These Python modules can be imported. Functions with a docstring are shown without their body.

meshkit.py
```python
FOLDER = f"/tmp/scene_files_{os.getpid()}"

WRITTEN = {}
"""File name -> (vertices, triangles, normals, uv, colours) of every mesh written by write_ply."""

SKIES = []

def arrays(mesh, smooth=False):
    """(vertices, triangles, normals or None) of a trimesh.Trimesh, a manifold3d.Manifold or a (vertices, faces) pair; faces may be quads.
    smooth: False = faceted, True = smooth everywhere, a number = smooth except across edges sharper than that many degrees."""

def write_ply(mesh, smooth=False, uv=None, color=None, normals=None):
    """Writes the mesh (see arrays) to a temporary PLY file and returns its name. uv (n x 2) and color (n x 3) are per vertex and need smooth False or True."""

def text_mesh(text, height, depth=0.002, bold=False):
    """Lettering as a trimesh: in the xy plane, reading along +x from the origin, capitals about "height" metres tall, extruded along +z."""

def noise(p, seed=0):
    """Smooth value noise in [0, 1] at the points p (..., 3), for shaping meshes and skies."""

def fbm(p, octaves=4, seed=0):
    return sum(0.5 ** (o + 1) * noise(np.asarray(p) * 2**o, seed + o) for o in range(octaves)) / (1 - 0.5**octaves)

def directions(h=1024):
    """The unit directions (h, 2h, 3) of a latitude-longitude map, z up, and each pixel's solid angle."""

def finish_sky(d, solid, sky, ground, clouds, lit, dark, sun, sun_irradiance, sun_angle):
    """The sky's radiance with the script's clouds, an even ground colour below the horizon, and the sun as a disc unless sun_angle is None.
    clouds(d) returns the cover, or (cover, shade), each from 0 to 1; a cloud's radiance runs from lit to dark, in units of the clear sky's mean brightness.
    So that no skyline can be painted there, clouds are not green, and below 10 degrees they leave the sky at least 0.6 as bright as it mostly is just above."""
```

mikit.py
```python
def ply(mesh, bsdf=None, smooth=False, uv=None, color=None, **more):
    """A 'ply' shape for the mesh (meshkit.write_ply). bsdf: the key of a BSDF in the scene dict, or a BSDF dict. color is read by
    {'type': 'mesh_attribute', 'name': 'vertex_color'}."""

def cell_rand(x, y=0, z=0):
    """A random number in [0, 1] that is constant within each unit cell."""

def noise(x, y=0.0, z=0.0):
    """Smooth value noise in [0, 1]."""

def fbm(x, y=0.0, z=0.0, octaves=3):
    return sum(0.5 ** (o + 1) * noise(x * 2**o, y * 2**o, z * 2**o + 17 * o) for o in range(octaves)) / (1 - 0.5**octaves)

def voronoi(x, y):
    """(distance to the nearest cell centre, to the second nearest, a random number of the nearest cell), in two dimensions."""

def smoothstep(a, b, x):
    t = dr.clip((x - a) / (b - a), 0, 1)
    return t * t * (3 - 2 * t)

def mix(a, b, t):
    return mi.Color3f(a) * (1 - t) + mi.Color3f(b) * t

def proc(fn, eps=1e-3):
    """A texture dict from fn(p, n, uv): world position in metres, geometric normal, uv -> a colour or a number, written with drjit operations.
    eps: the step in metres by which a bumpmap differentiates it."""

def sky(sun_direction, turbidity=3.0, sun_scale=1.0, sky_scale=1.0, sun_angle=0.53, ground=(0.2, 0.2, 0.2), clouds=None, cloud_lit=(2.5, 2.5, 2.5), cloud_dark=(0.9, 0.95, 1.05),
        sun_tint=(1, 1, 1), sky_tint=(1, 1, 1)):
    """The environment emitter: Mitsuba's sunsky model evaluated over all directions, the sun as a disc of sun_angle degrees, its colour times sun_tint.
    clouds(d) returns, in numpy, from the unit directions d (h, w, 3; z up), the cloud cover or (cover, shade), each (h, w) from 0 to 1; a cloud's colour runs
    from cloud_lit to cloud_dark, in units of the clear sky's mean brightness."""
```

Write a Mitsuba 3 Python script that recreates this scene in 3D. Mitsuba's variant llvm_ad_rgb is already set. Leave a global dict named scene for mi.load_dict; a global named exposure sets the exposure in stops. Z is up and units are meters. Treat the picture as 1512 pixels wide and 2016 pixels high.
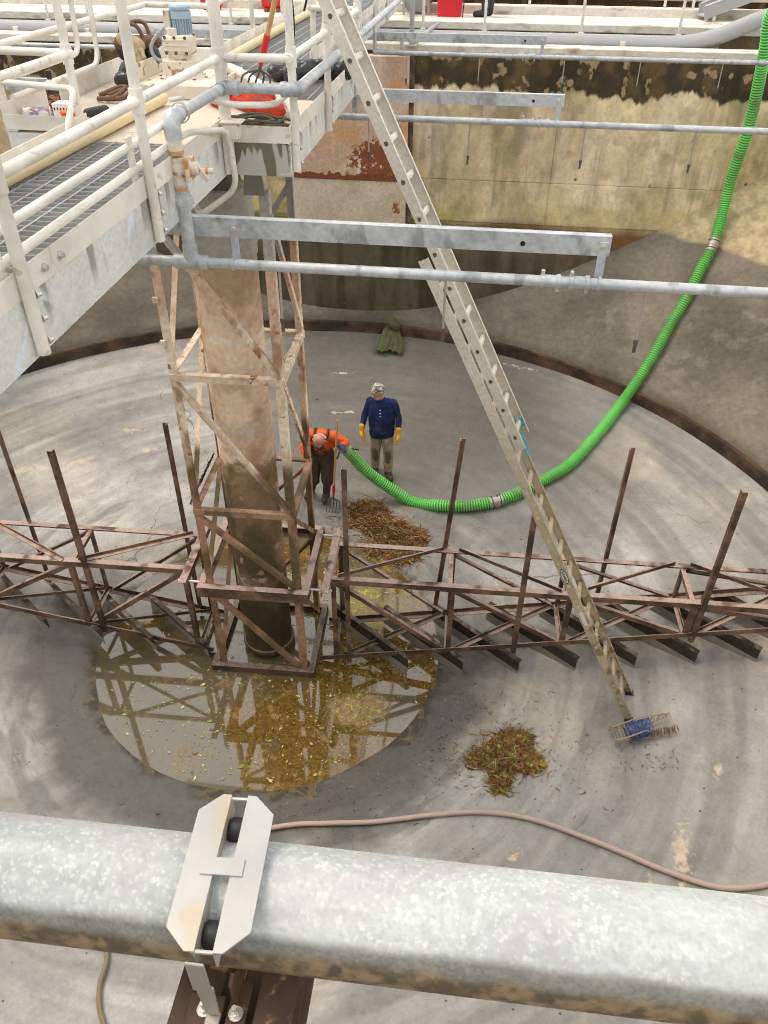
import math, random, re
import numpy as np, trimesh, manifold3d as m3, mitsuba as mi, drjit as dr, mikit, meshkit
from mikit import proc, noise, fbm, voronoi, smoothstep, mix

# ------------------------------------------------------------------ camera, sky, exposure
T = mi.ScalarTransform4f
EYE = [2.34, -6.95, 7.8]
FWD = np.array([-0.09230, 0.78332, -0.61473]); UPV = np.array([-0.08150, 0.60935, 0.78870])
exposure = 2.42
scene = {'type': 'scene',
         'camera': {'type': 'perspective', 'fov': 52.38, 'fov_axis': 'x', 'near_clip': 0.05, 'far_clip': 500.0,
                    'to_world': T().look_at(origin=EYE, target=(np.array(EYE) + FWD).tolist(), up=UPV.tolist())},
         'sky': mikit.sky([-0.42, 0.10, 0.88], turbidity=4, sun_scale=0.22, sun_angle=24, clouds=lambda d: 1.0,
                          cloud_lit=(2.2, 2.2, 2.19), cloud_dark=(1.2, 1.2, 1.2))}
labels = {}
rng = np.random.default_rng(7); random.seed(7)

# ------------------------------------------------------------------ shape helpers
A = lambda *p: np.array(p, float)
def unit(v): v = np.asarray(v, float); return v / (np.linalg.norm(v) + 1e-12)
def cat(ms): return trimesh.util.concatenate([m for m in ms])
def put(key, mesh, bsdf, smooth=False, **k):
    n = key; i = 1
    while n in scene: n = '%s_%03d' % (key, i); i += 1
    scene[n] = mikit.ply(mesh, bsdf, smooth, **k); return n
def name(key):
    n = key; i = 1
    while n in labels or n in scene: n = '%s_%03d' % (key, i); i += 1
    return n
def tag(key, label=None, cat_=None, group=None, kind=None):
    d = labels.setdefault(key, {})
    if label: d['label'] = label
    if cat_: d['category'] = cat_
    if group: d['group'] = group
    if kind: d['kind'] = kind
    return key
def thing(key, label, cat_, group=None): return tag(name(key), label, cat_, group)
def from_m3(m):
    q = m.to_mesh(); return trimesh.Trimesh(np.array(q.vert_properties[:, :3]), np.array(q.tri_verts), process=False)
def box(c, s):
    m = trimesh.creation.box(extents=s); m.apply_translation(c); return m
def box2(a, b): a, b = np.minimum(a, b), np.maximum(a, b); return box((a + b) / 2, b - a)
def cbox(a, b, ch=0.01):                                   # chamfered box between two corners
    a, b = np.minimum(A(*a), A(*b)), np.maximum(A(*a), A(*b)); P = []
    for k in range(3):
        lo, hi = a + ch, b - ch; lo[k], hi[k] = a[k], b[k]
        P += [[(lo, hi)[i][0], (lo, hi)[j][1], (lo, hi)[l][2]] for i in (0, 1) for j in (0, 1) for l in (0, 1)]
    return from_m3(m3.Manifold.hull_points(np.array(P, np.float32)))
def extr(poly, p0, p1, ax, ay=None):                       # polygon (x along ax, y along ay) swept straight from p0 to p1
    p0, p1 = A(*p0), A(*p1); t = unit(p1 - p0); ax = unit(np.asarray(ax, float) - t * np.dot(ax, t))
    c = np.cross(t, ax); ay = c if ay is None or np.dot(ay, c) > 0 else -c
    cs = m3.CrossSection([np.array(poly, float)], m3.FillRule.NonZero)
    m = from_m3(m3.Manifold.extrude(cs, float(np.linalg.norm(p1 - p0))))
    v = m.vertices; w = p0 + v[:, :1] * ax + v[:, 1:2] * ay + v[:, 2:] * t
    f = m.faces if np.dot(np.cross(ax, ay), t) > 0 else m.faces[:, ::-1]
    return trimesh.Trimesh(w, f, process=False)
def bar(p0, p1, w, h, ax): return extr([(-w/2, -h/2), (w/2, -h/2), (w/2, h/2), (-w/2, h/2)], p0, p1, ax)
def ell(p0, p1, a, b, dA, dB, t=0.008):                    # steel angle, corner on the line p0-p1, legs along dA and dB
    return extr([(0, 0), (a, 0), (a, t), (t, t), (t, b), (0, b)], p0, p1, dA, dB)
def chan(p0, p1, h, fl, dUp, dOut, t=0.009):               # channel, web at the line (its middle), flanges along dOut
    return extr([(-h/2, 0), (h/2, 0), (h/2, fl), (h/2 - t, fl), (h/2 - t, t), (-h/2 + t, t), (-h/2 + t, fl), (-h/2, fl)], p0, p1, dUp, dOut)
def rnd(path, rad, n=5):                                   # corners rounded
    P = [A(*p) for p in path]; out = [P[0]]
    for a, b, c in zip(P, P[1:], P[2:]):
        r = min(rad, np.linalg.norm(a - b) * .49, np.linalg.norm(c - b) * .49)
        q, s = b + unit(a - b) * r, b + unit(c - b) * r
        out += [(1 - t) ** 2 * q + 2 * t * (1 - t) * b + t * t * s for t in np.linspace(0, 1, n)]
    return np.array(out + [P[-1]])
def spline(P, n=12):
    P = np.array(P, float); Q = np.vstack([2 * P[0] - P[1], P, 2 * P[-1] - P[-2]]); out = []
    for i in range(1, len(Q) - 2):
        for t in np.linspace(0, 1, n, endpoint=False):
            out.append(.5 * ((2 * Q[i]) + (Q[i+1] - Q[i-1]) * t + (2*Q[i-1] - 5*Q[i] + 4*Q[i+1] - Q[i+2]) * t*t + (3*Q[i] - Q[i-1] - 3*Q[i+1] + Q[i+2]) * t**3))
    return np.array(out + [P[-1]])
def tube(P, r, n=12, caps=True):
    P = np.array([A(*p) for p in P]); t = np.gradient(P, axis=0); t /= np.linalg.norm(t, axis=1, keepdims=True) + 1e-12
    u = unit(np.cross(t[0], [0, 0, 1] if abs(t[0][2]) < .9 else [1, 0, 0])); U = [u]
    for i in range(1, len(P)):
        u = unit(u - t[i] * np.dot(u, t[i])); U.append(u)
    U = np.array(U); V = np.cross(t, U); a = np.arange(n) * 2 * np.pi / n; R = np.broadcast_to(r, (len(P),))[:, None, None]
    v = (P[:, None] + R * (np.cos(a)[None, :, None] * U[:, None] + np.sin(a)[None, :, None] * V[:, None])).reshape(-1, 3)
    i, j = np.meshgrid(np.arange(len(P) - 1), np.arange(n), indexing='ij')
    q = np.stack([i*n + j, i*n + (j+1) % n, (i+1)*n + (j+1) % n, (i+1)*n + j], -1).reshape(-1, 4)
    f = [q[:, [0, 1, 2]], q[:, [0, 2, 3]]]
    if caps:
        v = np.vstack([v, P[0], P[-1]]); k = len(P) * n; b = (len(P) - 1) * n; j = np.arange(n)
        f += [np.stack([np.full(n, k), (j + 1) % n, j], 1), np.stack([np.full(n, k + 1), b + j, b + (j + 1) % n], 1)]
    return trimesh.Trimesh(v, np.vstack(f), process=False)
def cyl(p0, p1, r, n=14, r2=None):
    return tube([p0, p1], [r, r if r2 is None else r2], n)
def ring(c, ax, prof, n=24):                               # lathe: prof = [(radius, height)] about the axis ax through c
    ax = unit(ax); u = unit(np.cross(ax, [0, 0, 1] if abs(ax[2]) < .9 else [1, 0, 0])); w = np.cross(ax, u)
    a = np.arange(n) * 2 * np.pi / n; d = np.cos(a)[:, None] * u + np.sin(a)[:, None] * w
    v = np.vstack([A(*c) + r * d + h * ax for r, h in prof]); k = len(prof)
    i, j = np.meshgrid(np.arange(k - 1), np.arange(n), indexing='ij')
    q = np.stack([i*n + j, i*n + (j+1) % n, (i+1)*n + (j+1) % n, (i+1)*n + j], -1).reshape(-1, 4)
    return trimesh.Trimesh(v, np.vstack([q[:, [0, 1, 2]], q[:, [0, 2, 3]]]), process=False)
def bolt(p, d, r=0.014, h=0.018): d = unit(d); return cat([cyl(A(*p), A(*p) + d * .004, r * 1.5, 10), cyl(A(*p), A(*p) + d * h, r, 6)])
def blob(bones, edge=0.02, it=8):                          # bones: (p, r, q, s) hulls of two spheres, joined and smoothed
    M = m3.Manifold()
    for p, r, q, s in bones:
        sp = [m3.Manifold.sphere(float(rr), 14).translate([float(x) for x in pp]) for pp, rr in ((p, r), (q, s))]
        M += m3.Manifold.batch_hull(sp)
    m = from_m3(M.refine_to_length(edge)); m.merge_vertices(); trimesh.smoothing.filter_taubin(m, iterations=it); return m
def ball(c, r, s=(1, 1, 1), sub=2):
    m = trimesh.creation.icosphere(subdivisions=sub, radius=1.0); m.apply_scale(np.array(s) * r); m.apply_translation(c); return m

# ------------------------------------------------------------------ materials
def two(b): return {'type': 'twosided', 'b': b}
def prin(col, rough=.6, metal=0., spec=.5, **k):
    c = col if isinstance(col, dict) else {'type': 'rgb', 'value': list(col)}
    r = rough if isinstance(rough, (dict, float)) else float(rough)
    return two({'type': 'principled', 'base_color': c, 'roughness': r, 'metallic': float(metal), 'specular': float(spec), **k})
def bump(fn, b, sc, eps=.004): return two({'type': 'bumpmap', 'arbitrary': proc(fn, eps), 'scale': float(sc), 'b': b['b']})
def hyp(x, y): return dr.sqrt(x * x + y * y)

def floor_col(p, n, uv):
    r = hyp(p.x, p.y); a = dr.atan2(p.y, p.x)
    big = fbm(p.x * .55, p.y * .55, 3.1, 4); fine = fbm(p.x * 9, p.y * 9, 1.7, 4); rad = fbm(a * 3.5 + 20, r * 4.2, 5.0, 4)
    stre = fbm(r * 1.1 + fbm(p.x, p.y, 9., 2), a * 2.2, 2.0, 4)
    c = mix((.24, .236, .23), (.46, .452, .435), smoothstep(.26, .76, .7 * big + .3 * stre))
    c = mix(c, mi.Color3f(.54, .485, .40), .55 * smoothstep(.52, .75, fbm(p.x * .8 + 40, p.y * .8, 7., 3)))
    c = mix(c, mi.Color3f(.13, .125, .125), .75 * smoothstep(.53, .72, fbm(p.x * .9, p.y * .9 + 13, 4., 4)) * smoothstep(7.5, 2.0, r))
    c = mix(c, mi.Color3f(.10, .10, .098), .8 * smoothstep(.58, .72, rad) * smoothstep(6.4, 3., r) * .6)
    trk = smoothstep(.54, .66, fbm(r * 2.3, a * .9 + 3, 11., 4)) * smoothstep(2.6, 3.6, r); c = mix(c, mi.Color3f(.17, .155, .14), .32 * trk)
    brs = fbm(r * 9, a * 5, 4., 3); c = c * (.90 + .20 * smoothstep(.3, .7, brs))
    rags = fbm(a * 14, r * 2.5, 3., 4)
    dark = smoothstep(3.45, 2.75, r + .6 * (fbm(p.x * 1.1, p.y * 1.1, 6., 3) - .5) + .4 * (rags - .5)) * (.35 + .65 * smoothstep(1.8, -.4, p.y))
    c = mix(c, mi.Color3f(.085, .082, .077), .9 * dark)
    lft = smoothstep(1.5, .5, hyp((p.x + 3.6) / 1.2, (p.y + .6) / 1.3) + .5 * (rags - .5)); c = mix(c, mi.Color3f(.13, .126, .12), .3 * lft)  # dark mud and shade below the left arm, painted into the floor
    tide = smoothstep(.16, .0, r - 2.22 - .45 * (fbm(p.x * 3.2, p.y * 3.2, 3., 4) - .42)); c = mix(c, mix((.045, .040, .028), (.13, .10, .045), smoothstep(.52, .66, fbm(p.x * 9, p.y * 9, 8., 4))), .85 * tide)
    c = mix(c, mi.Color3f(.115, .108, .095), .85 * smoothstep(1.8, 4.8, p.y + 1.2 * big) * smoothstep(-2.5, -.6, p.x) * smoothstep(6.5, 2.5, p.x))
    def patch(cx, cy, sx, sy, th, rot):                    # pale mineral crust, fixed spots on the floor
        dx, dy = p.x - cx, p.y - cy; u, v = dx * math.cos(rot) + dy * math.sin(rot), -dx * math.sin(rot) + dy * math.cos(rot)
        return smoothstep(th - .06, th + .20, .55 * fbm(p.x * 7, p.y * 7, 8., 4) + .45 * fbm(p.x * 26, p.y * 26, 8., 3) + .35 - .55 * hyp(u / sx, v / sy))
    pt = patch(4.75, -2.75, .75, .16, .62, 1.35)
    for q in ((4.35, -3.1, .35, .14, .62, .9), (-3.3, 4.0, .5, .14, .6, .35), (-2.9, 3.6, .4, .12, .62, .5), (-3.9, 3.0, .55, .12, .66, .7), (.15, 5.1, .5, .07, .62, .1), (.0, 6.2, .35, .1, .62, .2),
              (5.3, -1.75, .25, .1, .64, 1.2), (3.2, -2.8, .3, .12, .7, 1.0), (-4.6, 2.6, .6, .25, .66, .6), (3.3, 6.5, .8, .12, .7, -.4)):
        pt = dr.maximum(pt, patch(*q))
    c = mix(c, mi.Color3f(.60, .52, .37), .85 * pt)
    sp = voronoi(p.x * 6, p.y * 6); c = mix(c, mi.Color3f(.07, .06, .045), smoothstep(.09, .03, sp[0]) * smoothstep(.93, .96, sp[2]))
    ang = voronoi(p.x * .55 + .25 * fbm(p.x * 3, p.y * 3, 2., 3), p.y * .55 + .25 * fbm(p.x * 3, p.y * 3, 5., 3))
    c = mix(c, mi.Color3f(.09, .085, .075), .7 * smoothstep(.010, .002, ang[1] - ang[0]) * smoothstep(.60, .72, noise(p.x * .7, p.y * .7, 3.3)))
    grit = fbm(p.x * 34, p.y * 34, 6., 3); dirt = fbm(p.x * 3.5, p.y * 3.5, 15., 4)
    c = mix(c, mi.Color3f(.11, .10, .085), .30 * smoothstep(.52, .78, dirt) * smoothstep(.42, .6, grit))
    scr = dr.abs(fbm(a * 2.2 + .2 * fine, r * 7, 21., 3) - .5); c = mix(c, mi.Color3f(.10, .095, .085), .4 * smoothstep(.010, .002, scr) * smoothstep(.5, .65, noise(p.x, p.y, 5.)))
    return c * (.64 + .32 * fine + .26 * grit + .14 * fbm(p.x * 90, p.y * 90, 2., 2))
def floor_rgh(p, n, uv):
    r = hyp(p.x, p.y)
    w = smoothstep(.42, .62, fbm(p.x * .7 + 3, p.y * .7, 2.2, 4) + .18 * smoothstep(4.5, 2.3, r))
    return .62 - .26 * w
def floor_h(p, n, uv):
    r = hyp(p.x, p.y); a = dr.atan2(p.y, p.x)
    return .6 * fbm(a * 60, r * 3.0, 1., 2) + .7 * fbm(p.x * 14, p.y * 14, 2., 3)
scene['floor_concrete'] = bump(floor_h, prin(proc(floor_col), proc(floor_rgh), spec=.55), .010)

def slope_col(p, n, uv):
    big = fbm(p.x * .9, p.y * .9, p.z * .9, 4); fine = fbm(p.x * 16, p.y * 16, p.z * 16, 3); sp = fbm(p.x * 5, p.y * 5, p.z * 5, 4)
    c = mix((.12, .108, .088), (.225, .20, .16), smoothstep(.3, .7, big))
    c = mix(c, mi.Color3f(.30, .268, .215), .4 * smoothstep(.5, .7, sp) * smoothstep(.45, .6, fbm(p.x * .5, p.y * .5, p.z + 9, 3)))
    up = smoothstep(3.16, 3.24, p.z + .12 * (fbm(p.x * 1.5, p.y * 1.5, 2., 3) - .5))
    dry = mix((.38, .31, .18), (.58, .48, .30), smoothstep(.3, .7, sp))
    c = mix(c, dry, up)
    c = mix(c, mi.Color3f(.06, .05, .035), .55 * smoothstep(1.36, 1.2, p.z))
    return c * (.60 + .56 * fine + .24 * fbm(p.x * 50, p.y * 50, p.z * 50, 2))
scene['slope_concrete'] = bump(lambda p, n, uv: fbm(p.x * 11, p.y * 11, p.z * 11, 4), prin(proc(slope_col), .8, spec=.35), .02)

def wall_col(p, n, uv):
    h = p.x + p.y * .7
    drip = fbm(h * 3.2, p.z * .35, 1., 4); blot = fbm(h * 1.4, p.z * 1.4, 4., 4); fine = fbm(h * 15, p.z * 11, 2., 4); st = fbm(h * 7, p.z * .7, 8., 3)
    c = mix((.56, .44, .27), (.90, .75, .52), smoothstep(.3, .68, .55 * blot + .45 * drip))
    c = mix(c, mi.Color3f(.24, .205, .135), .75 * smoothstep(.47, .66, fbm(h * 1.1 + 30, p.z * .8, 5., 4)))
    c = mix(c, mi.Color3f(.30, .27, .10), .5 * smoothstep(.48, .68, fbm(h * 2.1, p.z * 1.1, 12., 4)))
    c = mix(c, mi.Color3f(.74, .66, .50), .5 * smoothstep(.56, .7, st) * smoothstep(3.2, 5.2, p.z))
    gr = smoothstep(3.75, 3.35, p.z + .3 * (drip - .5)) * smoothstep(3.0, 1.4, p.x)
    c = mix(c, mi.Color3f(.42, .40, .06), .6 * gr)
    yel = smoothstep(3.62, 3.50, p.z) * smoothstep(2.6, 3.4, p.x)
    c = mix(c, mi.Color3f(.66, .53, .27), .7 * yel)
    edge = 5.33 + .55 * (fbm(h * 1.3, 3.3, 0., 5) - .5) + .22 * (fbm(h * 9, p.z * .6, 4., 4) - .5)
    alg = smoothstep(edge - .02, edge + .05, p.z)
    ac = mix((.035, .027, .014), (.11, .075, .03), smoothstep(.4, .75, fbm(h * 5, p.z * 4, 6., 4)))
    ac = mix(ac, mi.Color3f(.34, .25, .14), smoothstep(.66, .76, fbm(h * 8, p.z * 6, 3., 3)))
    c = mix(c, ac, .97 * alg)
    wet = smoothstep(3.32, 3.08, p.z + .22 * (fbm(h * 1.2, 2., 2., 3) - .5))
    wc = mix((.058, .048, .031), (.14, .118, .08), smoothstep(.25, .7, .5 * blot + .5 * st))
    ru = smoothstep(.5, 0., dr.abs(p.z - 3.02)) * smoothstep(1.2, 3.6, p.x)
    wc = mix(wc, mi.Color3f(.24, .11, .03), .75 * ru)
    c = mix(c, wc, wet)
    run = smoothstep(.60, .74, fbm(h * 11, p.z * .5, 17., 4)) * smoothstep(5.4, 4.2, p.z) * smoothstep(3.3, 3.6, p.z); c = mix(c, mi.Color3f(.24, .20, .13), .3 * run * (1 - wet)); c = mix(c, mi.Color3f(.38, .31, .19), .38 * (1 - wet) * (1 - alg) * smoothstep(.47, .62, fbm(h * 4.2, p.z * 3.4, 31., 5))); c = mix(c, mi.Color3f(.80, .66, .36), .35 * (1 - wet) * (1 - alg) * smoothstep(.52, .66, fbm(h * 2.6, p.z * 2.2, 41., 4)))
    pit = voronoi(h * 3.1, p.z * 3.1); c = mix(c, mi.Color3f(.13, .10, .07), smoothstep(.09, .05, pit[0]) * smoothstep(.95, .97, pit[2]))
    return c * (.70 + .36 * fine + .24 * fbm(h * 45, p.z * 45, 3., 2))
scene['wall_concrete'] = bump(lambda p, n, uv: fbm(p.x * 9, p.y * 9, p.z * 6, 4), prin(proc(wall_col), .82, spec=.3), .014)
def pale_col(p, n, uv):
    c = mix((.52, .48, .41), (.80, .76, .68), fbm(p.x * .8, p.y * 3, p.z * 5, 4)); c = mix(c, mi.Color3f(.25, .2, .14), .7 * smoothstep(.56, .75, fbm(p.x * 2.5, p.y * 5, p.z * 4, 4)))
    return c * (.8 + .4 * fbm(p.x * 18, p.y * 18, p.z * 18, 3))
scene['pale_concrete'] = prin(proc(pale_col), .85, spec=.3)
def dim_col(p, n, uv):
    h = p.x * 1.0 + p.y
    c = mix((.07, .05, .03), (.24, .18, .11), fbm(h * 2.5, p.z * 3, 1., 4)); return mix(c, mi.Color3f(.45, .38, .28), .6 * smoothstep(.6, .72, fbm(h * 5, p.z * 1.5, 7., 4))) * (.75 + .5 * fbm(p.x * 20, p.y * 20, p.z * 20, 3))
scene['stained_concrete'] = prin(proc(dim_col), .85, spec=.3)

def kerb_col(p, n, uv):
    k = fbm(p.x * 3, p.y * 3, p.z * 3, 4)
    return mix((.035, .026, .020), (.115, .068, .042), smoothstep(.35, .7, k)) * (.7 + .6 * fbm(p.x * 22, p.y * 22, p.z * 12, 3))
scene['kerb_metal'] = prin(proc(kerb_col), .7, spec=.4)
def rust_lit_col(p, n, uv):
    k = fbm(p.x * 4, p.y * 4, p.z * 4, 4); f = fbm(p.x * 30, p.y * 30, p.z * 30, 3)
    c = mix((.070, .045, .034), (.22, .135, .095), smoothstep(.33, .66, k)); c = mix(c, mi.Color3f(.50, .38, .33), .8 * smoothstep(.40, .8, n.z) * smoothstep(.34, .56, fbm(p.x * 6, p.y * 6, p.z * 6, 3) + .1))  # upward faces go paler: worn tops with a highlight painted in
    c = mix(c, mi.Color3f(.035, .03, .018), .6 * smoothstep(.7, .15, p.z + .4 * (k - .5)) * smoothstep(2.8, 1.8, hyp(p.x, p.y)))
    return c * (.65 + .7 * f)
scene['rusty_steel'] = bump(lambda p, n, uv: fbm(p.x * 45, p.y * 45, p.z * 45, 3), prin(proc(rust_lit_col), .62, spec=.45), .004)
def cage_col(p, n, uv):
    k = fbm(p.x * 5, p.y * 5, p.z * 3, 4); f = fbm(p.x * 35, p.y * 35, p.z * 24, 3)
    tan = mix((.60, .47, .33), (.80, .70, .55), smoothstep(.3, .7, k)); tan = mix(tan, mi.Color3f(.33, .19, .12), .8 * smoothstep(.55, .7, fbm(p.x * 9, p.y * 9, p.z * 4, 4)))
    tan = mix(tan, mi.Color3f(.30, .13, .06), smoothstep(.68, .76, fbm(p.x * 14, p.y * 14, p.z * 10, 3)))
    tan = mix(tan, mi.Color3f(.50, .31, .21), .6 * smoothstep(4.2, 5.2, p.z))
    low = mix((.20, .12, .075), (.42, .25, .165), smoothstep(.35, .65, k)); low = mix(low, mi.Color3f(.10, .085, .03), .8 * smoothstep(.46, .6, fbm(p.x * 4 + 9, p.y * 4, p.z * 1.6, 4)))
    c = mix(low, tan, smoothstep(3.05, 3.28, p.z + .3 * (k - .5)))
    c = mix(c, mi.Color3f(.075, .06, .022), .8 * smoothstep(.5, .85, noise(p.x * 3, p.y * 3, p.z * 5)) * smoothstep(3.35, 3.1, p.z) * smoothstep(2.3, 2.9, p.z))
    c = mix(c, mi.Color3f(.40, .385, .36), smoothstep(5.27, 5.30, p.z))
    return c * (.7 + .6 * f)
scene['cage_steel'] = bump(lambda p, n, uv: fbm(p.x * 50, p.y * 50, p.z * 40, 3), prin(proc(cage_col), .65, spec=.4), .003)
def pier_col(p, n, uv):
    a = dr.atan2(p.y, p.x); h = a * .305
    k = fbm(h * 2.4, p.z * 2.4, 1., 4); f = fbm(h * 26, p.z * 26, 3., 4); s = fbm(h * 5, p.z * 9, 6., 4)
    up = mix((.50, .33, .205), (.80, .64, .47), smoothstep(.30, .68, .7 * fbm(h * 5, p.z * 2.2, 11., 4) + .3 * s)); up = mix(up, mi.Color3f(.62, .50, .42), .7 * smoothstep(.22, 0., dr.abs(p.z - 3.45)))
    up = mix(up, mi.Color3f(.36, .25, .16), .8 * smoothstep(4.5, 5.15, p.z + .5 * (k - .5)))
    up = mix(up, mi.Color3f(.76, .70, .58), .75 * smoothstep(.05, .01, dr.abs(p.z - 4.45 - .05 * noise(h * 8, 1.)) ) * smoothstep(.3, .6, noise(h * 9, 3.)))
    up = mix(up, mi.Color3f(.72, .64, .5), .5 * smoothstep(.2, .02, dr.abs(p.z - 4.1)) * smoothstep(.5, .65, fbm(h * 9, p.z * 16, 2., 3)))
    top = mix((.26, .25, .225), (.42, .40, .35), k); c = mix(up, top, smoothstep(5.22, 5.26, p.z))
    lo = mix((.20, .135, .075), (.34, .235, .14), smoothstep(.3, .7, k)); lo = mix(lo, mi.Color3f(.085, .07, .03), .8 * smoothstep(.44, .6, fbm(h * 2.5, p.z * 1.1, 9., 4)))
    lo = mix(lo, mi.Color3f(.13, .12, .02), .8 * smoothstep(.45, .62, fbm(h * 4, p.z * 4, 5., 4)) * smoothstep(2.5, 2.95, p.z))
    lo = mix(lo, mi.Color3f(.50, .42, .29), .75 * smoothstep(.68, .74, fbm(h * 8, p.z * 8, 15., 3)))
    lo = mix(lo, mi.Color3f(.045, .035, .02), .85 * smoothstep(1.3, .85, p.z + .3 * (k - .5)))
    edge = 3.08 + .20 * (fbm(h * 4, p.z * 2, 2., 5) - .5)
    c = mix(lo, c, smoothstep(edge - .05, edge + .03, p.z + .12 * (fbm(h * 30, p.z * 30, 7., 3) - .5)))
    return c * (.78 + .44 * f)
scene['pier_concrete'] = bump(lambda p, n, uv: fbm(p.x * 16, p.y * 16, p.z * 16, 3), prin(proc(pier_col), .72, spec=.4), .006)
def galv_col(p, n, uv):
    v = voronoi(p.x * 26 + p.z * 9, p.y * 26 + p.z * 24); k = fbm(p.x * 3, p.y * 3, p.z * 3, 3)
    c = mix((.37, .40, .43), (.58, .61, .63), .45 * v[2] + .55 * smoothstep(.3, .7, k)); return mix(c, mi.Color3f(.22, .23, .24), .65 * smoothstep(.56, .72, fbm(p.x * 12, p.y * 12, p.z * 4, 4))) * (.85 + .3 * fbm(p.x * 40, p.y * 40, p.z * 40, 2))
scene['galvanised'] = prin(proc(galv_col), .48, .35, .5)
def girder_col(p, n, uv):
    v = voronoi(p.y * 60, p.z * 60); k = fbm(p.y * 2, p.z * 2, 1., 4)
    c = mix((.50, .51, .50), (.72, .73, .71), .3 * v[2] + .7 * smoothstep(.3, .7, k))
    dr_ = smoothstep(.54, .7, fbm(p.y * 14, p.z * 1.2, 3., 3)) * smoothstep(6.45, 6.58, p.z + .05 * noise(p.y * 20, 2.)); c = mix(c, mi.Color3f(.24, .22, .18), .75 * dr_)
    ch = smoothstep(.03, .008, dr.abs(fbm(p.y * 2.6, p.z * 1.5, 7., 2) - .5)) * smoothstep(.45, .6, noise(p.y * 3, p.z * 3, 2.)); return mix(c, mi.Color3f(.70, .80, .90), .75 * ch) * (.88 + .24 * fbm(p.x * 40, p.y * 40, p.z * 40, 2))
scene['girder_zinc'] = prin(proc(girder_col), .5, .15, .5)
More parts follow.
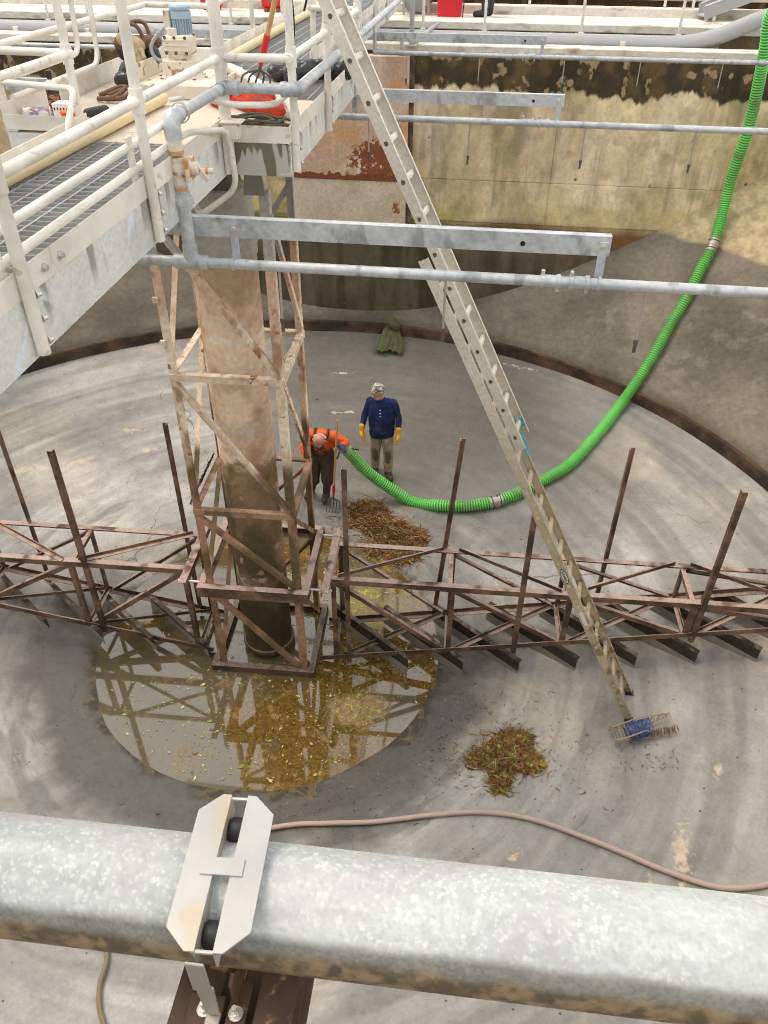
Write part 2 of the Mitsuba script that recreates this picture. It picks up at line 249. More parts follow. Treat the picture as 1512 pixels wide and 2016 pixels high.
def scum_col(p, n, uv):
    a = dr.atan2(p.y + 6.025 - .009 * p.x, p.z - 5.709 - .006 * p.x); h = a * .152
    wx, wy = p.x + .004 * noise(p.x * 120, h * 120, 3.), h + .004 * noise(p.x * 120, h * 120, 9.)
    w1 = voronoi(wx * 120, wy * 120); w2 = voronoi(wx * 92 + 7, wy * 92); k = fbm(p.x * 2.2, h * 9, 1., 4)
    c = mix((.38, .41, .40), (.54, .57, .555), .22 * w1[2] + .78 * smoothstep(.3, .7, k))
    wet = smoothstep(.40, .62, fbm(p.x * 2.4, h * 4, 8., 3) + .1)
    c = mix(c, mi.Color3f(.74, .77, .75), (.05 + .34 * wet) * smoothstep(.66, .90, w2[2]) * smoothstep(.02, .25, w2[1] - w2[0]))
    c = mix(c, mi.Color3f(.36, .39, .38), .25 * smoothstep(.30, .20, w2[2]) * smoothstep(.04, .12, w2[1] - w2[0]) * smoothstep(.45, .6, fbm(p.x * 3, h * 5, 14., 3)))
    c = mix(c, mi.Color3f(.42, .38, .41), .4 * smoothstep(.55, .72, fbm(p.x * 5, h * 8, 4., 4)))
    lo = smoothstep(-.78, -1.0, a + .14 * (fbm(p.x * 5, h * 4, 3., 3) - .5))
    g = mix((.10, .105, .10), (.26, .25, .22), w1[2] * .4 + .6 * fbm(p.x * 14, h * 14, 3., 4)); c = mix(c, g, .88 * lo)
    ru = smoothstep(-1.14, -1.36, a + .3 * (fbm(p.x * 9, h * 9, 6., 4) - .5)); c = mix(c, mix((.10, .075, .045), (.30, .215, .12), smoothstep(.35, .7, fbm(p.x * 22, h * 22, 2., 4))), .85 * ru)
    return c * (.86 + .28 * fbm(p.x * 60, p.y * 60, p.z * 60, 2))
scene['spangled_zinc'] = prin(proc(scum_col), .55, .05, .4)
def cream_col(p, n, uv):
    k = fbm(p.x * 6, p.y * 6, p.z * 6, 4); c = mix((.64, .61, .55), (.79, .765, .70), smoothstep(.3, .65, k)); return mix(c, mi.Color3f(.45, .38, .28), .6 * smoothstep(.70, .78, fbm(p.x * 18, p.y * 18, p.z * 18, 3)))
scene['cream_tube'] = prin(proc(cream_col), .48, .1, .5)
def alu_col(p, n, uv):
    k = fbm(p.x * 5, p.y * 5, p.z * 3, 4); low = smoothstep(3.4, 1.0, p.z)
    c = mix((.62, .585, .51), (.74, .71, .64), k); c = mix(c, mix((.40, .34, .21), (.62, .54, .36), k), .85 * smoothstep(4.6, 3.2, p.z)); return mix(c, mi.Color3f(.26, .165, .085), .85 * smoothstep(.50, .64, fbm(p.x * 14, p.y * 14, p.z * 9, 4)) * low) * (.85 + .3 * fbm(p.x * 40, p.y * 40, p.z * 40, 2))
scene['ladder_alloy'] = prin(proc(alu_col), .45, .25, .5)
def plate_col(p, n, uv):
    k = fbm(p.x * 9, p.y * 9, p.z * 9, 4); c = mix((.34, .34, .335), (.48, .48, .47), k); return mix(c, mi.Color3f(.44, .36, .22), .6 * smoothstep(.5, .7, fbm(p.x * 7 + 4, p.y * 7, p.z * 7, 3)) * smoothstep(1.86, 1.8, p.x))
scene['bright_alloy'] = prin(proc(plate_col), .4, .3, .5)
def panel_col(p, n, uv):
    k = fbm(p.x * 2.6, p.z * 2.6, 2., 4); c = mix((.52, .36, .26), (.68, .56, .47), smoothstep(.3, .7, k)); bl = fbm(p.x * 13, p.z * 13, 5., 4)
    c = mix(c, mi.Color3f(.60, .30, .12), .8 * smoothstep(.42, .60, fbm(p.x * 1.3, p.z * 1.3, 8., 3)) * smoothstep(4.2, 4.8, p.z))
    m = smoothstep(.85, .25, hyp((p.x - .60) / 1.15, (p.z - 4.25) / .62)); c = mix(c, mi.Color3f(.46, .22, .09), .8 * smoothstep(.42, .52, bl * .5 + .34 * m)); c = mix(c, mi.Color3f(.24, .075, .03), smoothstep(.52, .57, .40 * bl + .28 * fbm(p.x * 34, p.z * 34, 9., 3) + .32 * m))
    e = smoothstep(.2, .02, p.z - 3.93) * smoothstep(3.90, 3.93, p.z); c = mix(c, mi.Color3f(.20, .06, .025), smoothstep(.45, .52, bl * .5 + .42 * e))
    m2 = smoothstep(1., .2, hyp((p.x - .80) / .16, (p.z - 3.45) / .22)); c = mix(c, mi.Color3f(.30, .10, .03), smoothstep(.48, .54, bl * .5 + .35 * m2))
    lowz = mix((.50, .44, .32), (.68, .60, .46), k); c = mix(c, lowz, .75 * smoothstep(3.92, 3.90, p.z) * (1 - smoothstep(.48, .54, bl * .5 + .35 * m2))); c = mix(c, mi.Color3f(.09, .055, .03), .9 * smoothstep(3.16, 3.08, p.z + .04 * bl))
    return c * (.8 + .4 * fbm(p.x * 30, p.z * 30, 1., 3))
scene['rusty_plate'] = prin(proc(panel_col), .75, spec=.35)
def mud_col(p, n, uv):
    k = fbm(p.x * 1.3, p.y * 1.3, 2., 4); f = smoothstep(.3, .7, fbm(p.x * 50, p.y * 50, 3., 3))
    c = mix((.075, .060, .030), (.125, .105, .062), k); gold = smoothstep(.44, .58, fbm(p.x * 1.1 + 5, p.y * 1.1, 7., 4) + .22 * smoothstep(-1.0, .6, p.x) - .10)
    return mix(c, mix((.085, .048, .004), (.17, .10, .012), f), .92 * gold)
def mat_col(p, n, uv):
    f = fbm(p.x * 30, p.y * 30, 5., 3); c = mix((.19, .12, .035), (.42, .31, .16), f); c = mix(c, mi.Color3f(.27, .25, .07), .7 * smoothstep(-.2, .4, p.y) * smoothstep(.4, 1.0, p.x)); return mix(c, mi.Color3f(.42, .42, .12), smoothstep(.66, .76, fbm(p.x * 22, p.y * 22, 9., 3)))
def mat_mask(p, n, uv):
    d = smoothstep(1., .35, hyp((p.x - 1.15) / .75, (p.y - .75) / .75)); d2 = smoothstep(1., .4, hyp((p.x - 1.35) / .65, (p.y + .95) / .45))
    big = fbm(p.x * 2.2, p.y * 2.2, 1., 4); f = fbm(p.x * 10, p.y * 10, 2., 4)
    s = smoothstep(.54, .70, fbm(p.x * 5, p.y * 5, 12., 4)) * smoothstep(.45, .62, fbm(p.x * 22, p.y * 22, 4., 3)) * .6
    return dr.clip(smoothstep(.58, .86, .42 * big + .3 * f + .12 * fbm(p.x * 40, p.y * 40, 6., 2) + .36 * dr.maximum(d, d2)) + s * smoothstep(-2.1, -.2, p.x) * .8, 0, 1)
scene['water_surface'] = two({'type': 'blendbsdf', 'weight': proc(mat_mask),
    'a': {'type': 'principled', 'base_color': proc(mud_col), 'roughness': .04, 'eta': 2.05, 'metallic': 0., 'clearcoat': .6, 'clearcoat_gloss': .98},
    'b': {'type': 'principled', 'base_color': proc(mat_col), 'roughness': .7, 'specular': .3}})
scene['vcol'] = prin({'type': 'mesh_attribute', 'name': 'vertex_color'}, .75, spec=.35)
scene['vcol_gloss'] = prin({'type': 'mesh_attribute', 'name': 'vertex_color'}, .38, spec=.5)
def cloth(c, s=25):   # woven cloth with soil on it
    c = np.array(c)
    return bump(lambda p, n, uv: fbm(p.x * s, p.y * s, p.z * s, 3), prin(proc(lambda p, n, uv: mix(mi.Color3f(*map(float, c)) * (.7 + .6 * fbm(p.x * 14, p.y * 14, p.z * 14, 3)), (.09, .07, .05), .5 * smoothstep(.58, .72, fbm(p.x * 7 + 3, p.y * 7, p.z * 7, 4)))), .9, spec=.2), .012)
scene['orange_cloth'] = cloth((.80, .13, .03)); scene['navy_cloth'] = cloth((.020, .030, .10)); scene['khaki_cloth'] = cloth((.36, .285, .20)); scene['olive_cloth'] = cloth((.105, .12, .055)); scene['brown_wader'] = cloth((.085, .06, .045))
for k, c, r in (('black_rubber', (.018, .018, .02), .5), ('dark_boot', (.055, .048, .038), .55), ('yellow_glove', (.72, .40, .03), .7), ('blue_glove', (.05, .06, .16), .7), ('skin', (.55, .26, .19), .5),
                ('red_paint', (.62, .015, .03), .4), ('motor_blue', (.33, .43, .52), .5), ('white_plastic', (.80, .78, .74), .5), ('black_plastic', (.02, .02, .022), .45), ('dark_metal', (.08, .075, .07), .5),
                ('blue_rope', (.035, .085, .26), .85), ('cyan_rope', (.10, .45, .70), .8), ('wood', (.55, .34, .14), .6), ('orange_paint', (.80, .14, .02), .5), ('grey_paint', (.36, .37, .38), .5),
                ('brown_leather', (.14, .07, .04), .6), ('pink_hose', (.46, .36, .325), .65), ('brown_hose', (.24, .19, .12), .7), ('yellow_pipe', (.68, .57, .33), .5), ('grey_hair', (.45, .43, .41), .8), ('camo', (.36, .36, .32), .9), ('dark_hole', (.01, .01, .01), .9)):
    scene[k] = prin(c, r)
scene['steel_bright'] = prin((.62, .60, .57), .35, .7)
def gear_col(p, n, uv): return mix(mix((.56, .50, .40), (.74, .69, .59), fbm(p.x * 9, p.y * 9, p.z * 9, 3)), mi.Color3f(.30, .15, .06), .85 * smoothstep(.62, .72, fbm(p.x * 16, p.y * 16, p.z * 16, 4)))
scene['cream_gear'] = prin(proc(gear_col), .55)
def grate_col(p, n, uv): return mix((.30, .31, .32), (.50, .51, .51), fbm(p.x * 8, p.y * 8, p.z * 8, 3))
scene['grate_zinc'] = prin(proc(grate_col), .5, .3)
scene['drip_shade_zinc'] = prin(proc(lambda p, n, uv: mix((.46, .46, .42), (.16, .145, .10), smoothstep(.46, .54, fbm(p.x * 16, p.z * 3, 2., 3) + .9 * (p.z - 6.48)))), .6)  # drip marks, plus shade under the toe board painted darker towards the top
scene['tread'] = bump(lambda p, n, uv: dr.maximum(dr.sin(p.x * 190) * dr.sin(p.y * 190), 0.), prin(proc(lambda p, n, uv: mix((.50, .43, .34), (.70, .64, .54), fbm(p.x * 5, p.y * 5, 2., 4))), .6), .006)

# ------------------------------------------------------------------ setting: floor, kerb, slopes, walls, far side
SL, R0, RK, YW = .19, 2.24, 7.48, 7.7
def fz(x, y): return max(0., math.hypot(x, y) - R0) * SL
nr, nt = 90, 240
rr = np.concatenate([np.linspace(0, R0, 8), np.linspace(R0 + .06, RK + .02, nr)]); th = np.arange(nt) * 2 * np.pi / nt
Rg, Tg = np.meshgrid(rr, th, indexing='ij'); X, Y = Rg * np.cos(Tg), Rg * np.sin(Tg)
Z = np.where(Rg < R0, (Rg - R0) * .35, (Rg - R0) * SL) + np.where(Rg > 1.6, np.where(Rg > 2.4, .026, .020) * (meshkit.fbm(np.stack([X * 1.1, Y * 1.1, X * 0], -1), 4, 3) - .5), 0)
def grid(X, Y, Z, wrap=True):
    a, b = X.shape; i, j = np.meshgrid(np.arange(a - 1), np.arange(b if wrap else b - 1), indexing='ij')
    q = np.stack([i*b + j, (i+1)*b + j, (i+1)*b + (j+1) % b, i*b + (j+1) % b], -1).reshape(-1, 4)
    return trimesh.Trimesh(np.stack([X, Y, Z], -1).reshape(-1, 3), np.vstack([q[:, [0, 1, 2]], q[:, [0, 2, 3]]]), process=False)
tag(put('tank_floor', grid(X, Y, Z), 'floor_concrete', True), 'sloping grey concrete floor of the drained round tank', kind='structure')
tag(put('pool_water', ring((0, 0, 0), (0, 0, 1), [(0.001, 0), (.8, 0), (1.6, 0), (2.27, 0)], 96), 'water_surface'), 'shallow brown pool left in the middle of the tank', kind='structure')
tag(put('kerb', ring((0, 0, 0), (0, 0, 1), [(RK, .9), (RK, 1.19), (RK + .012, 1.205), (RK + .07, 1.205), (RK + .07, .9)], 160), 'kerb_metal', 40), 'rusty steel kerb round the tank floor', kind='structure')
th2 = np.arange(720) * 2 * np.pi / 720; rm = 7.71 / np.maximum(np.abs(np.cos(th2)), np.abs(np.sin(th2))); s = np.linspace(0, 1, 40)[:, None]
Rg = (RK + .06) * (1 - s) + rm * s; X, Y = Rg * np.cos(th2), Rg * np.sin(th2); Z = 1.19 + 1.04 * (Rg - RK - .06) + .04 * s * (meshkit.fbm(np.stack([X, Y, X * 0], -1) * .9, 3, 5) - .5)
tag(put('corner_slope', grid(X, Y, Z), 'slope_concrete', True), 'dark sloping concrete fillet between the tank floor and the walls', kind='structure')
cr = np.random.default_rng(3)
def wall(lab, sx, ax):                                     # a backing and a coping with cast panels standing proud of it
    t = thing('tank_wall', lab, 'wall')
    def W(u, d, z): return A(u, sx * d, z) if ax == 'y' else A(sx * d, u, z)
    L = 7.69
    put(t + '__core', box2(W(-8.1, YW + .03, -.2), W(8.1, YW + .35, 5.90)), 'wall_concrete')
    put(t + '__coping', cbox(W(-8.1, YW - .03, 5.90), W(8.1, YW + .37, 6.0), .012), 'pale_concrete')
    for u0, u1 in ((-L, -3.5), (-3.494, 3.494), (3.5, L)):
        for z0, z1 in ((.9, 3.20), (3.206, 3.93), (3.936, 4.92), (4.926, 5.895)):
            d = YW + cr.uniform(-.006, .006) + (0 if z0 > 3.2 else .03)
            put(t + '__panel', cbox(W(u0, d, z0), W(u1, YW + .05, z1), .008), 'wall_concrete')
    return t
fw = wall('stained far tank wall with a dark algae band along its top', 1, 'y')
wall('right hand tank wall that the green hose hangs over', 1, 'x'); wall('left hand tank wall behind the walkway bridge', -1, 'x'); wall('near tank wall below the camera', -1, 'y')
# the ground outside, and the channels and footways beyond the far wall
tag(put('ground', cat([box2(A(-60, 22, 5.0), A(60, 70, 5.9)), box2(A(-60, -40, 5.0), A(60, -9.6, 5.9)), box2(A(-60, -9.6, 5.0), A(-9.4, 22, 5.9)), box2(A(9.4, -9.6, 5.0), A(60, 22, 5.9))]), 'stained_concrete'), 'concrete ground around the tanks', kind='structure')
tag(put('channel_floor', box2(A(-9.4, 8.06, 5.0), A(9.4, 8.62, 5.72)), 'stained_concrete'), 'dark floor of the effluent channel behind the far wall', kind='structure')
tag(put('footway', cat([cbox((-9.4, 8.60, 6.12), (9.4, 9.86, 6.235), .012)]), 'pale_concrete'), 'pale concrete footway beyond the tank', kind='structure')
tag(put('footway_base', box2(A(-9.4, 8.625, 5.0), A(9.4, 9.84, 6.12)), 'stained_concrete'), 'dark stained side of the footway', kind='structure')
tag(put('footway_kerb', cbox((-9.4, 9.86, 5.6), (9.4, 10.18, 6.37), .015), 'pale_concrete'), 'pale raised kerb along the back of the footway', kind='structure')
tag(put('second_basin', cat([box2(A(-9.4, 10.18, 5.0), A(9.4, 15.5, 5.5)), box2(A(-9.4, 13.5, 5.5), A(9.4, 13.9, 6.25))]), 'stained_concrete'), 'dark basin beyond the footway', kind='structure')
tag(put('far_footway', cat([cbox((-9.4, 12.9, 6.25), (9.4, 14.4, 6.40), .015), cbox((-9.4, 16.4, 6.2), (9.4, 17.6, 6.62), .02), box2(A(-9.4, 14.4, 5.0), A(9.4, 22, 6.1))]), 'pale_concrete'), 'pale concrete footways of the next basin', kind='structure')
# rust coloured steel plate on the far wall
t = thing('steel_plate', 'big rust blotched steel plate fixed to the far wall behind the platform', 'steel plate')
put(t + '__upper_plate', cbox((-1.13, 7.44, 3.92), (.98, 7.68, 5.85), .006), 'rusty_plate'); put(t + '__lower_plate', cbox((-1.15, 7.47, 3.03), (.97, 7.68, 3.915), .006), 'rusty_plate')
put(t + '__side_flange', cbox((.985, 7.58, 3.05), (1.06, 7.68, 5.85), .004), 'rusty_steel')
for z in np.arange(3.2, 5.8, .33): put(t + '__bolt', bolt((1.03, 7.58, z), (0, -1, 0), .02, .02), 'rusty_steel')
# pipe in the channel behind the wall
t = thing('channel_pipe', 'fat grey pipe lying behind the far wall and rising at its right end', 'pipe')
put(t + '__pipe', tube(np.vstack([rnd([(-9.3, 8.24, 6.02), (5.62, 8.24, 6.02), (6.75, 8.24, 6.52), (9.3, 8.24, 6.62)], .5, 8)]), .125, 20), 'grey_paint', 50)
for x in np.arange(-8.6, 5.5, 1.3): put(t + '__saddle', cat([cbox((x - .045, 8.08, 5.7), (x + .045, 8.13, 6.06), .006), cbox((x - .045, 8.08, 5.7), (x + .045, 8.44, 5.88), .006)]), 'pale_concrete')

# ------------------------------------------------------------------ centre pier and drive cage
t = thing('centre_pier', 'thick round concrete pier in the pool with a tan upper half and dark lower half', 'pier')
put(t + '__shaft', ring((0, 0, 0), (0, 0, 1), [(.305, .12), (.305, .6), (.304, 2.), (.305, 4.), (.305, 5.25)], 64), 'pier_concrete', 40)
put(t + '__sleeve', ring((0, 0, 0), (0, 0, 1), [(.30, 5.24), (.318, 5.245), (.318, 5.74), (.305, 5.80), (.27, 5.84), (.0, 5.84)], 64), 'pier_concrete', 40)
put(t + '__foot_ring', ring((0, 0, 0), (0, 0, 1), [(.300, .06), (.33, .06), (.335, .10), (.33, .13), (.305, .135)], 64), 'rusty_steel', 40)
put(t + '__stub', ring((0, 0, 0), (0, 0, 1), [(.24, -.3), (.24, .07)], 40), 'dark_metal', 40)
th = math.radians(1.9); OX = A(.03, .05, 0); U = A(math.cos(th), math.sin(th), 0); V = A(-math.sin(th), math.cos(th), 0); ZZ = A(0, 0, 1)
def F(u, v, z): return OX + U * u + V * v + ZZ * z
cage = thing('drive_cage', 'tall square cage of rusty steel angles round the pier, tan above and brown below', 'steel cage')
HU, HV = .555, .555
corner = [(-HU, -HV), (HU, -HV), (HU, HV), (-HU, HV)]
for u, v in corner:
    su, sv = np.sign(u), np.sign(v)
    put(cage + '__leg', ell(F(u, v, .02), F(u, v, 5.95), .085, .085, -su * U, -sv * V, .010), 'cage_steel')
levels = [1.50, 2.58, 4.22]
for z in levels[1:]:
    for (u0, v0), (u1, v1) in zip(corner, corner[1:] + corner[:1]):
        mid = A((u0 + u1) / 2, (v0 + v1) / 2); nrm = unit(U * mid[0] + V * mid[1])
        put(cage + '__strut', ell(F(u0, v0, z) + nrm * .012, F(u1, v1, z) + nrm * .012, .07, .07, -nrm, -ZZ, .008), 'cage_steel')
for z0, z1 in ((4.15, 2.66), (2.50, 1.52), (5.75, 4.30), (1.36, .10)):
    for k, ((u0, v0), (u1, v1)) in enumerate(zip(corner, corner[1:] + corner[:1])):
        mid = A((u0 + u1) / 2, (v0 + v1) / 2); nrm = unit(U * mid[0] + V * mid[1]); e = .05 * unit(U * (u1 - u0) + V * (v1 - v0))
        a, b = F(u0, v0, z0) + e + nrm * .014, F(u1, v1, z1) - e + nrm * .014
        d = unit(np.cross(unit(b - a), nrm)); d = d if d[2] < 0 else -d
        put(cage + '__brace', ell(a, b, .056, .055, d, -nrm, .008), 'cage_steel')
# the frame that carries the arms, and the frame at the foot
def frame(z, hu, hv, h, fl, tag_, zoff=0):
    for (u0, v0), (u1, v1) in zip([(-hu, -hv), (hu, -hv), (hu, hv), (-hu, hv)], [(hu, -hv), (hu, hv), (-hu, hv), (-hu, -hv)]):
        mid = A((u0 + u1) / 2, (v0 + v1) / 2); nrm = unit(U * mid[0] + V * mid[1]); e = unit(U * (u1 - u0) + V * (v1 - v0)) * (.0 if abs(mid[1]) > .1 else .085)
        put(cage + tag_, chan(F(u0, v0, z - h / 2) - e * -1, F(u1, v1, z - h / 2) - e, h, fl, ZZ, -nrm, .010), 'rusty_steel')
frame(1.48, .66, .64, .15, .08, '__carrier_beam'); frame(.10, .66, .62, .16, .08, '__foot_beam')
for s_ in (1, -1):                                          # hinge plates between cage and arms
    put(cage + '__hinge_bar', ell(F(s_ * .80, -.60, 1.50), F(s_ * .80, .60, 1.50), .09, .09, s_ * U, -ZZ, .009), 'rusty_steel')
    for v in (-.5, .5): put(cage + '__pin', cyl(F(s_ * .64, v, 1.44), F(s_ * .92, v, 1.44), .016, 10), 'steel_bright', 40)
for q in range(2): put(cage + '__hanger_clip', box(F(-.555, -.57, 4.55 + q * .42) , (.05, .03, .05)), 'cage_steel')

# ------------------------------------------------------------------ rake arms
def zb(u): return .36 + .2 * (abs(u) - 2.30)
NODES = [.88, 2.30, 3.68, 5.10, 6.50]
def arm(s_, lab):
    t = thing('rake_arm', lab, 'rake arm')
    P = lambda u, v, z: F(s_ * u, s_ * v, z); a, b = s_ * U, s_ * V; ZT, w = 1.48, .35
    for v in (-w, w):
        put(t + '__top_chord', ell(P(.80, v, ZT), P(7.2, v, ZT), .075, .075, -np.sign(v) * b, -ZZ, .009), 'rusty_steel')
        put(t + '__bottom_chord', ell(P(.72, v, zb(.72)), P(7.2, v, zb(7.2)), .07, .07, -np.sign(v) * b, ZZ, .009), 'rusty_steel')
        for u in NODES:
            o = -np.sign(v) * .010; put(t + '__post', ell(P(u, v + o, zb(u) + .009), P(u, v + o, ZT - .009), .06, .06, a, -np.sign(v) * b, .008), 'rusty_steel')
        for u0, u1 in zip(NODES, NODES[1:]):
            o = -np.sign(v) * .02; p, q = P(u0 + .07, v + o, ZT - .06), P(u1 - .05, v + o, zb(u1) + .06); d = unit(np.cross(unit(q - p), b)); d = d if d[2] < 0 else -d
            put(t + '__diagonal', ell(p, q, .06, .05, d, -np.sign(v) * b, .008), 'rusty_steel')
    for k, (u0, u1) in enumerate(zip(NODES, NODES[1:])):
        v0, v1 = ((-w, w) if k % 2 == 0 else (w, -w)); p, q = P(u0 + .09, v0 * .9, ZT + .004), P(u1 - .09, v1 * .9, ZT + .004)
        d = unit(np.cross(unit(q - p), ZZ)); put(t + '__top_brace', ell(p, q, .06, .05, d * -1, ZZ, .008), 'rusty_steel')
        p, q = P(u0 + .06, -w * .92, zb(u0) + .015), P(u1 - .06, w * .92, zb(u1) + .015); put(t + '__bottom_brace', ell(p, q, .055, .05, unit(np.cross(unit(q - p), ZZ)), ZZ, .008), 'rusty_steel')
    for u in NODES:
        put(t + '__cross_strut', ell(P(u - .03, -w + .08, ZT - .010), P(u - .03, w - .08, ZT - .010), .055, .055, a, -ZZ, .008), 'rusty_steel')
        put(t + '__cross_strut', ell(P(u + .03, -w + .02, zb(u) + .02), P(u + .03, w - .02, zb(u) + .02), .05, .05, -a, ZZ, .008), 'rusty_steel')
    for k, u in enumerate((1.05, 3.11, 5.18)): put(t + '__picket', ell(P(u, -w - .012, max(zb(u) - .08, .05)), P(u, -w - .012, 3.09 - (.32 if (s_ > 0 and k == 1) else 0)), .06, .06, a, b, .008), 'rusty_steel')
    for k, u in enumerate((2.10, 4.16, 6.2)):
        lean = .2 if (s_ > 0 and k == 0) else 0; put(t + '__picket', ell(P(u, w + .012, zb(u) - .04), P(u + lean, w + .012, 3.10), .06, .06, a, -b, .008), 'rusty_steel')
    dl = unit(A(-.777, .629, 0)); dl = unit(U * dl[0] + V * dl[1]) * s_
    nn = unit(np.cross(dl, ZZ))
    for k in range(8):
        u = 1.30 + .69 * k; c = P(u, -.03, 0); L = .69
        p, q = c - dl * L, c + dl * L; zp, zq = fz(p[0], p[1]), fz(q[0], q[1]); top = max(zb(u) - .02, .10 + max(zp, zq) * 1)
        m_ = (zp + zq) / 2; p = A(p[0], p[1], m_ + .30); q = A(q[0], q[1], m_ + .30); n_ = nn
        bl = put(t + '__scraper_blade', extr([(0, 0), (.065, 0), (.065, .008), (0, .008)], p, q, n_, -ZZ), 'blade_steel')
        put(bl + '__web', extr([(0, .0081), (.008, .0081), (.008, .17), (0, .17)], p, q, n_, -ZZ), 'black_steel')
        put(bl + '__squeegee', extr([(-.004, .155), (.0, .155), (.0, .295), (-.004, .295)], p - n_ * .001, q - n_ * .001, n_, -ZZ), 'squeegee')
    return t
def sq_col(p, n, uv): return mix((.20, .19, .16), (.36, .34, .30), fbm(p.x * 8, p.y * 8, p.z * 14, 4))
scene['blade_steel'] = prin(proc(lambda p, n, uv: mix((.05, .035, .027), (.24, .18, .14), smoothstep(.45, .75, fbm(p.x * 9, p.y * 9, p.z * 9, 4)))), .6)
scene['bracket_rust'] = prin(proc(lambda p, n, uv: mix(mix((.05, .032, .024), (.13, .075, .045), fbm(p.x * 11, p.y * 11, p.z * 11, 4)), (.36, .22, .10), smoothstep(.58, .70, fbm(p.x * 23, p.y * 23, p.z * 23, 4)))), .7)
scene['black_steel'] = prin(proc(lambda p, n, uv: mix((.012, .010, .009), (.05, .04, .032), fbm(p.x * 18, p.y * 18, p.z * 18, 4))), .5)
scene['squeegee'] = prin(proc(sq_col), .35, .2, .5)
arm(1, 'brown steel truss arm with slanted scraper blades, right of the pier'); arm(-1, 'brown steel truss arm with slanted scraper blades, left of the pier')

# ------------------------------------------------------------------ walkway bridge with its centre platform
br = thing('walkway_bridge', 'galvanised walkway bridge with cream handrails crossing the tank to a wider centre platform', 'bridge')
XL, XR, PL, PR, PY0, PY1, ZD = -.26, .64, -.86, 1.07, -1.60, 1.22, 6.60
ZB = 6.365
def girder(p0, p1, out, h=.245): put(br + '__girder', chan(A(*p0) - ZZ * h / 2, A(*p1) - ZZ * h / 2, h, .075, ZZ, out, .010), 'girder_zinc')
XA, YA = A(1, 0, 0), A(0, 1, 0)
def web(p0, p1, nrm, h=.245):                               # girder with its smooth web outwards
    girder(A(*p0), A(*p1), -np.asarray(nrm, float), h)
web((XR, -7.9, 6.61), (XR, -1.62, 6.61), XA); web((XL, -7.9, 6.61), (XL, -1.62, 6.61), -XA)
web((XR, PY1, 6.61), (XR, 8.7, 6.61), XA); web((XL, PY1, 6.61), (XL, 8.7, 6.61), -XA)
web((PR, PY0, 6.585), (PR, PY1, 6.585), XA, .215); web((PL, PY0, 6.585), (PL, PY1, 6.585), -XA, .215)
web((PL, PY0, 6.57), (XR, PY0, 6.57), -YA, .20); put(br + '__end_channel', chan((XR + .004, PY0, 6.46), (PR, PY0, 6.46), .20, .07, ZZ, YA, .010), 'drip_shade_zinc'); web((PL, PY1, 6.57), (PR, PY1, 6.57), YA, .20)
for y in (-5.2, -3.4, -.7, .6, 2.6, 4.4, 6.2): put(br + '__cross_beam', chan((XL + .02 if abs(y) > 1.5 else PL + .02, y, 6.44), (XR - .02 if abs(y) > 1.5 else PR - .02, y, 6.44), .12, .05, ZZ, YA), 'girder_zinc')
# pedestal under the platform that stands on the pier
put(br + '__bearing', cat([box((0, 0, 6.09), (.34, .34, .30)), box((0, 0, 5.89), (.36, .36, .10)), box((0, 0, 6.27), (.5, .5, .05))]), 'dark_metal')
for sx in (-1, 1):
    for sy in (-1, 1): put(br + '__drive_hanger', cat([extr([(-.09, 0), (.09, 0), (.05, .34), (-.05, .34)], (sx * .50, sy * .535 - .01, 5.92), (sx * .50, sy * .535 + .01, 5.92), XA, ZZ), bolt((sx * .5, sy * .53, 6.1), (0, -1, 0))]), 'plate_grey')
scene['plate_grey'] = prin((.20, .195, .18), .6)
def toe(p0, p1, h, nrm):
    put(br + '__toe_board', extr([(-.003, -h / 2), (.003, -h / 2), (.003, h / 2), (-.003, h / 2)], p0, p1, nrm, ZZ), 'cream_tube')
toe((XR + .004, -7.9, 6.66), (XR + .004, -4.05, 6.66), .105, XA); toe((XR + .004, -4.04, 6.66), (XR + .004, -1.63, 6.66), .105, XA)
toe((XL - .004, -7.9, 6.66), (XL - .004, -1.63, 6.66), .105, XA); toe((XR + .004, PY1, 6.66), (XR + .004, 8.6, 6.66), .105, XA); toe((XL - .004, PY1, 6.66), (XL - .004, 8.6, 6.66), .13, XA)
toe((PR + .004, PY0, 6.62), (PR + .004, PY1, 6.62), .10, XA); toe((PL - .004, PY0, 6.66), (PL - .004, PY1, 6.66), .16, XA)
toe((XR + .02, PY0 - .004, 6.615), (PR, PY0 - .004, 6.615), .10, YA); toe((PL, PY0 - .004, 6.635), (XL, PY0 - .004, 6.635), .09, YA)
toe((PL, PY1 + .004, 6.64), (XL, PY1 + .004, 6.64), .14, YA)
for y in (-4.12, -3.98): put(br + '__bolt', bolt((XR + .008, y, 6.66), XA, .012), 'steel_bright')
def grating(x0, x1, y0, y1, z):
    ms = [box(((x0 + x1) / 2, y, z - .0125), (x1 - x0, .006, .025)) for y in np.arange(y0 + .01, y1, .07)]
    ms += [box((x, (y0 + y1) / 2, z - .0035), (.009, y1 - y0, .008)) for x in np.arange(x0 + .02, x1, .115)]
    ms += [box((x, (y0 + y1) / 2, z - .0125), (.005, y1 - y0, .026)) for x in (x0, x1)]
    put(br + '__grating_panel', cat(ms), 'grate_zinc')
for y in np.arange(-5.84, -1.9, 1.0): grating(XL + .02, XR - .02, y, min(y + .99, -1.86), ZD)
for y in np.arange(.42, 7.6, 1.0): grating(XL + .02, XR - .02, y, y + .99, ZD)
grating(XR + .02, PR - .03, -.25, PY1 - .02, ZD - .02)
put(br + '__tread_plate', cat([box2(A(PL + .02, -1.59, 6.585), A(XR - .02, .40, 6.597)), box2(A(XL + .02, -1.86, 6.585), A(XR - .02, -1.591, 6.5955)), box2(A(PL + .02, .401, 6.585), A(XL, PY1 - .02, 6.597))]), 'tread')
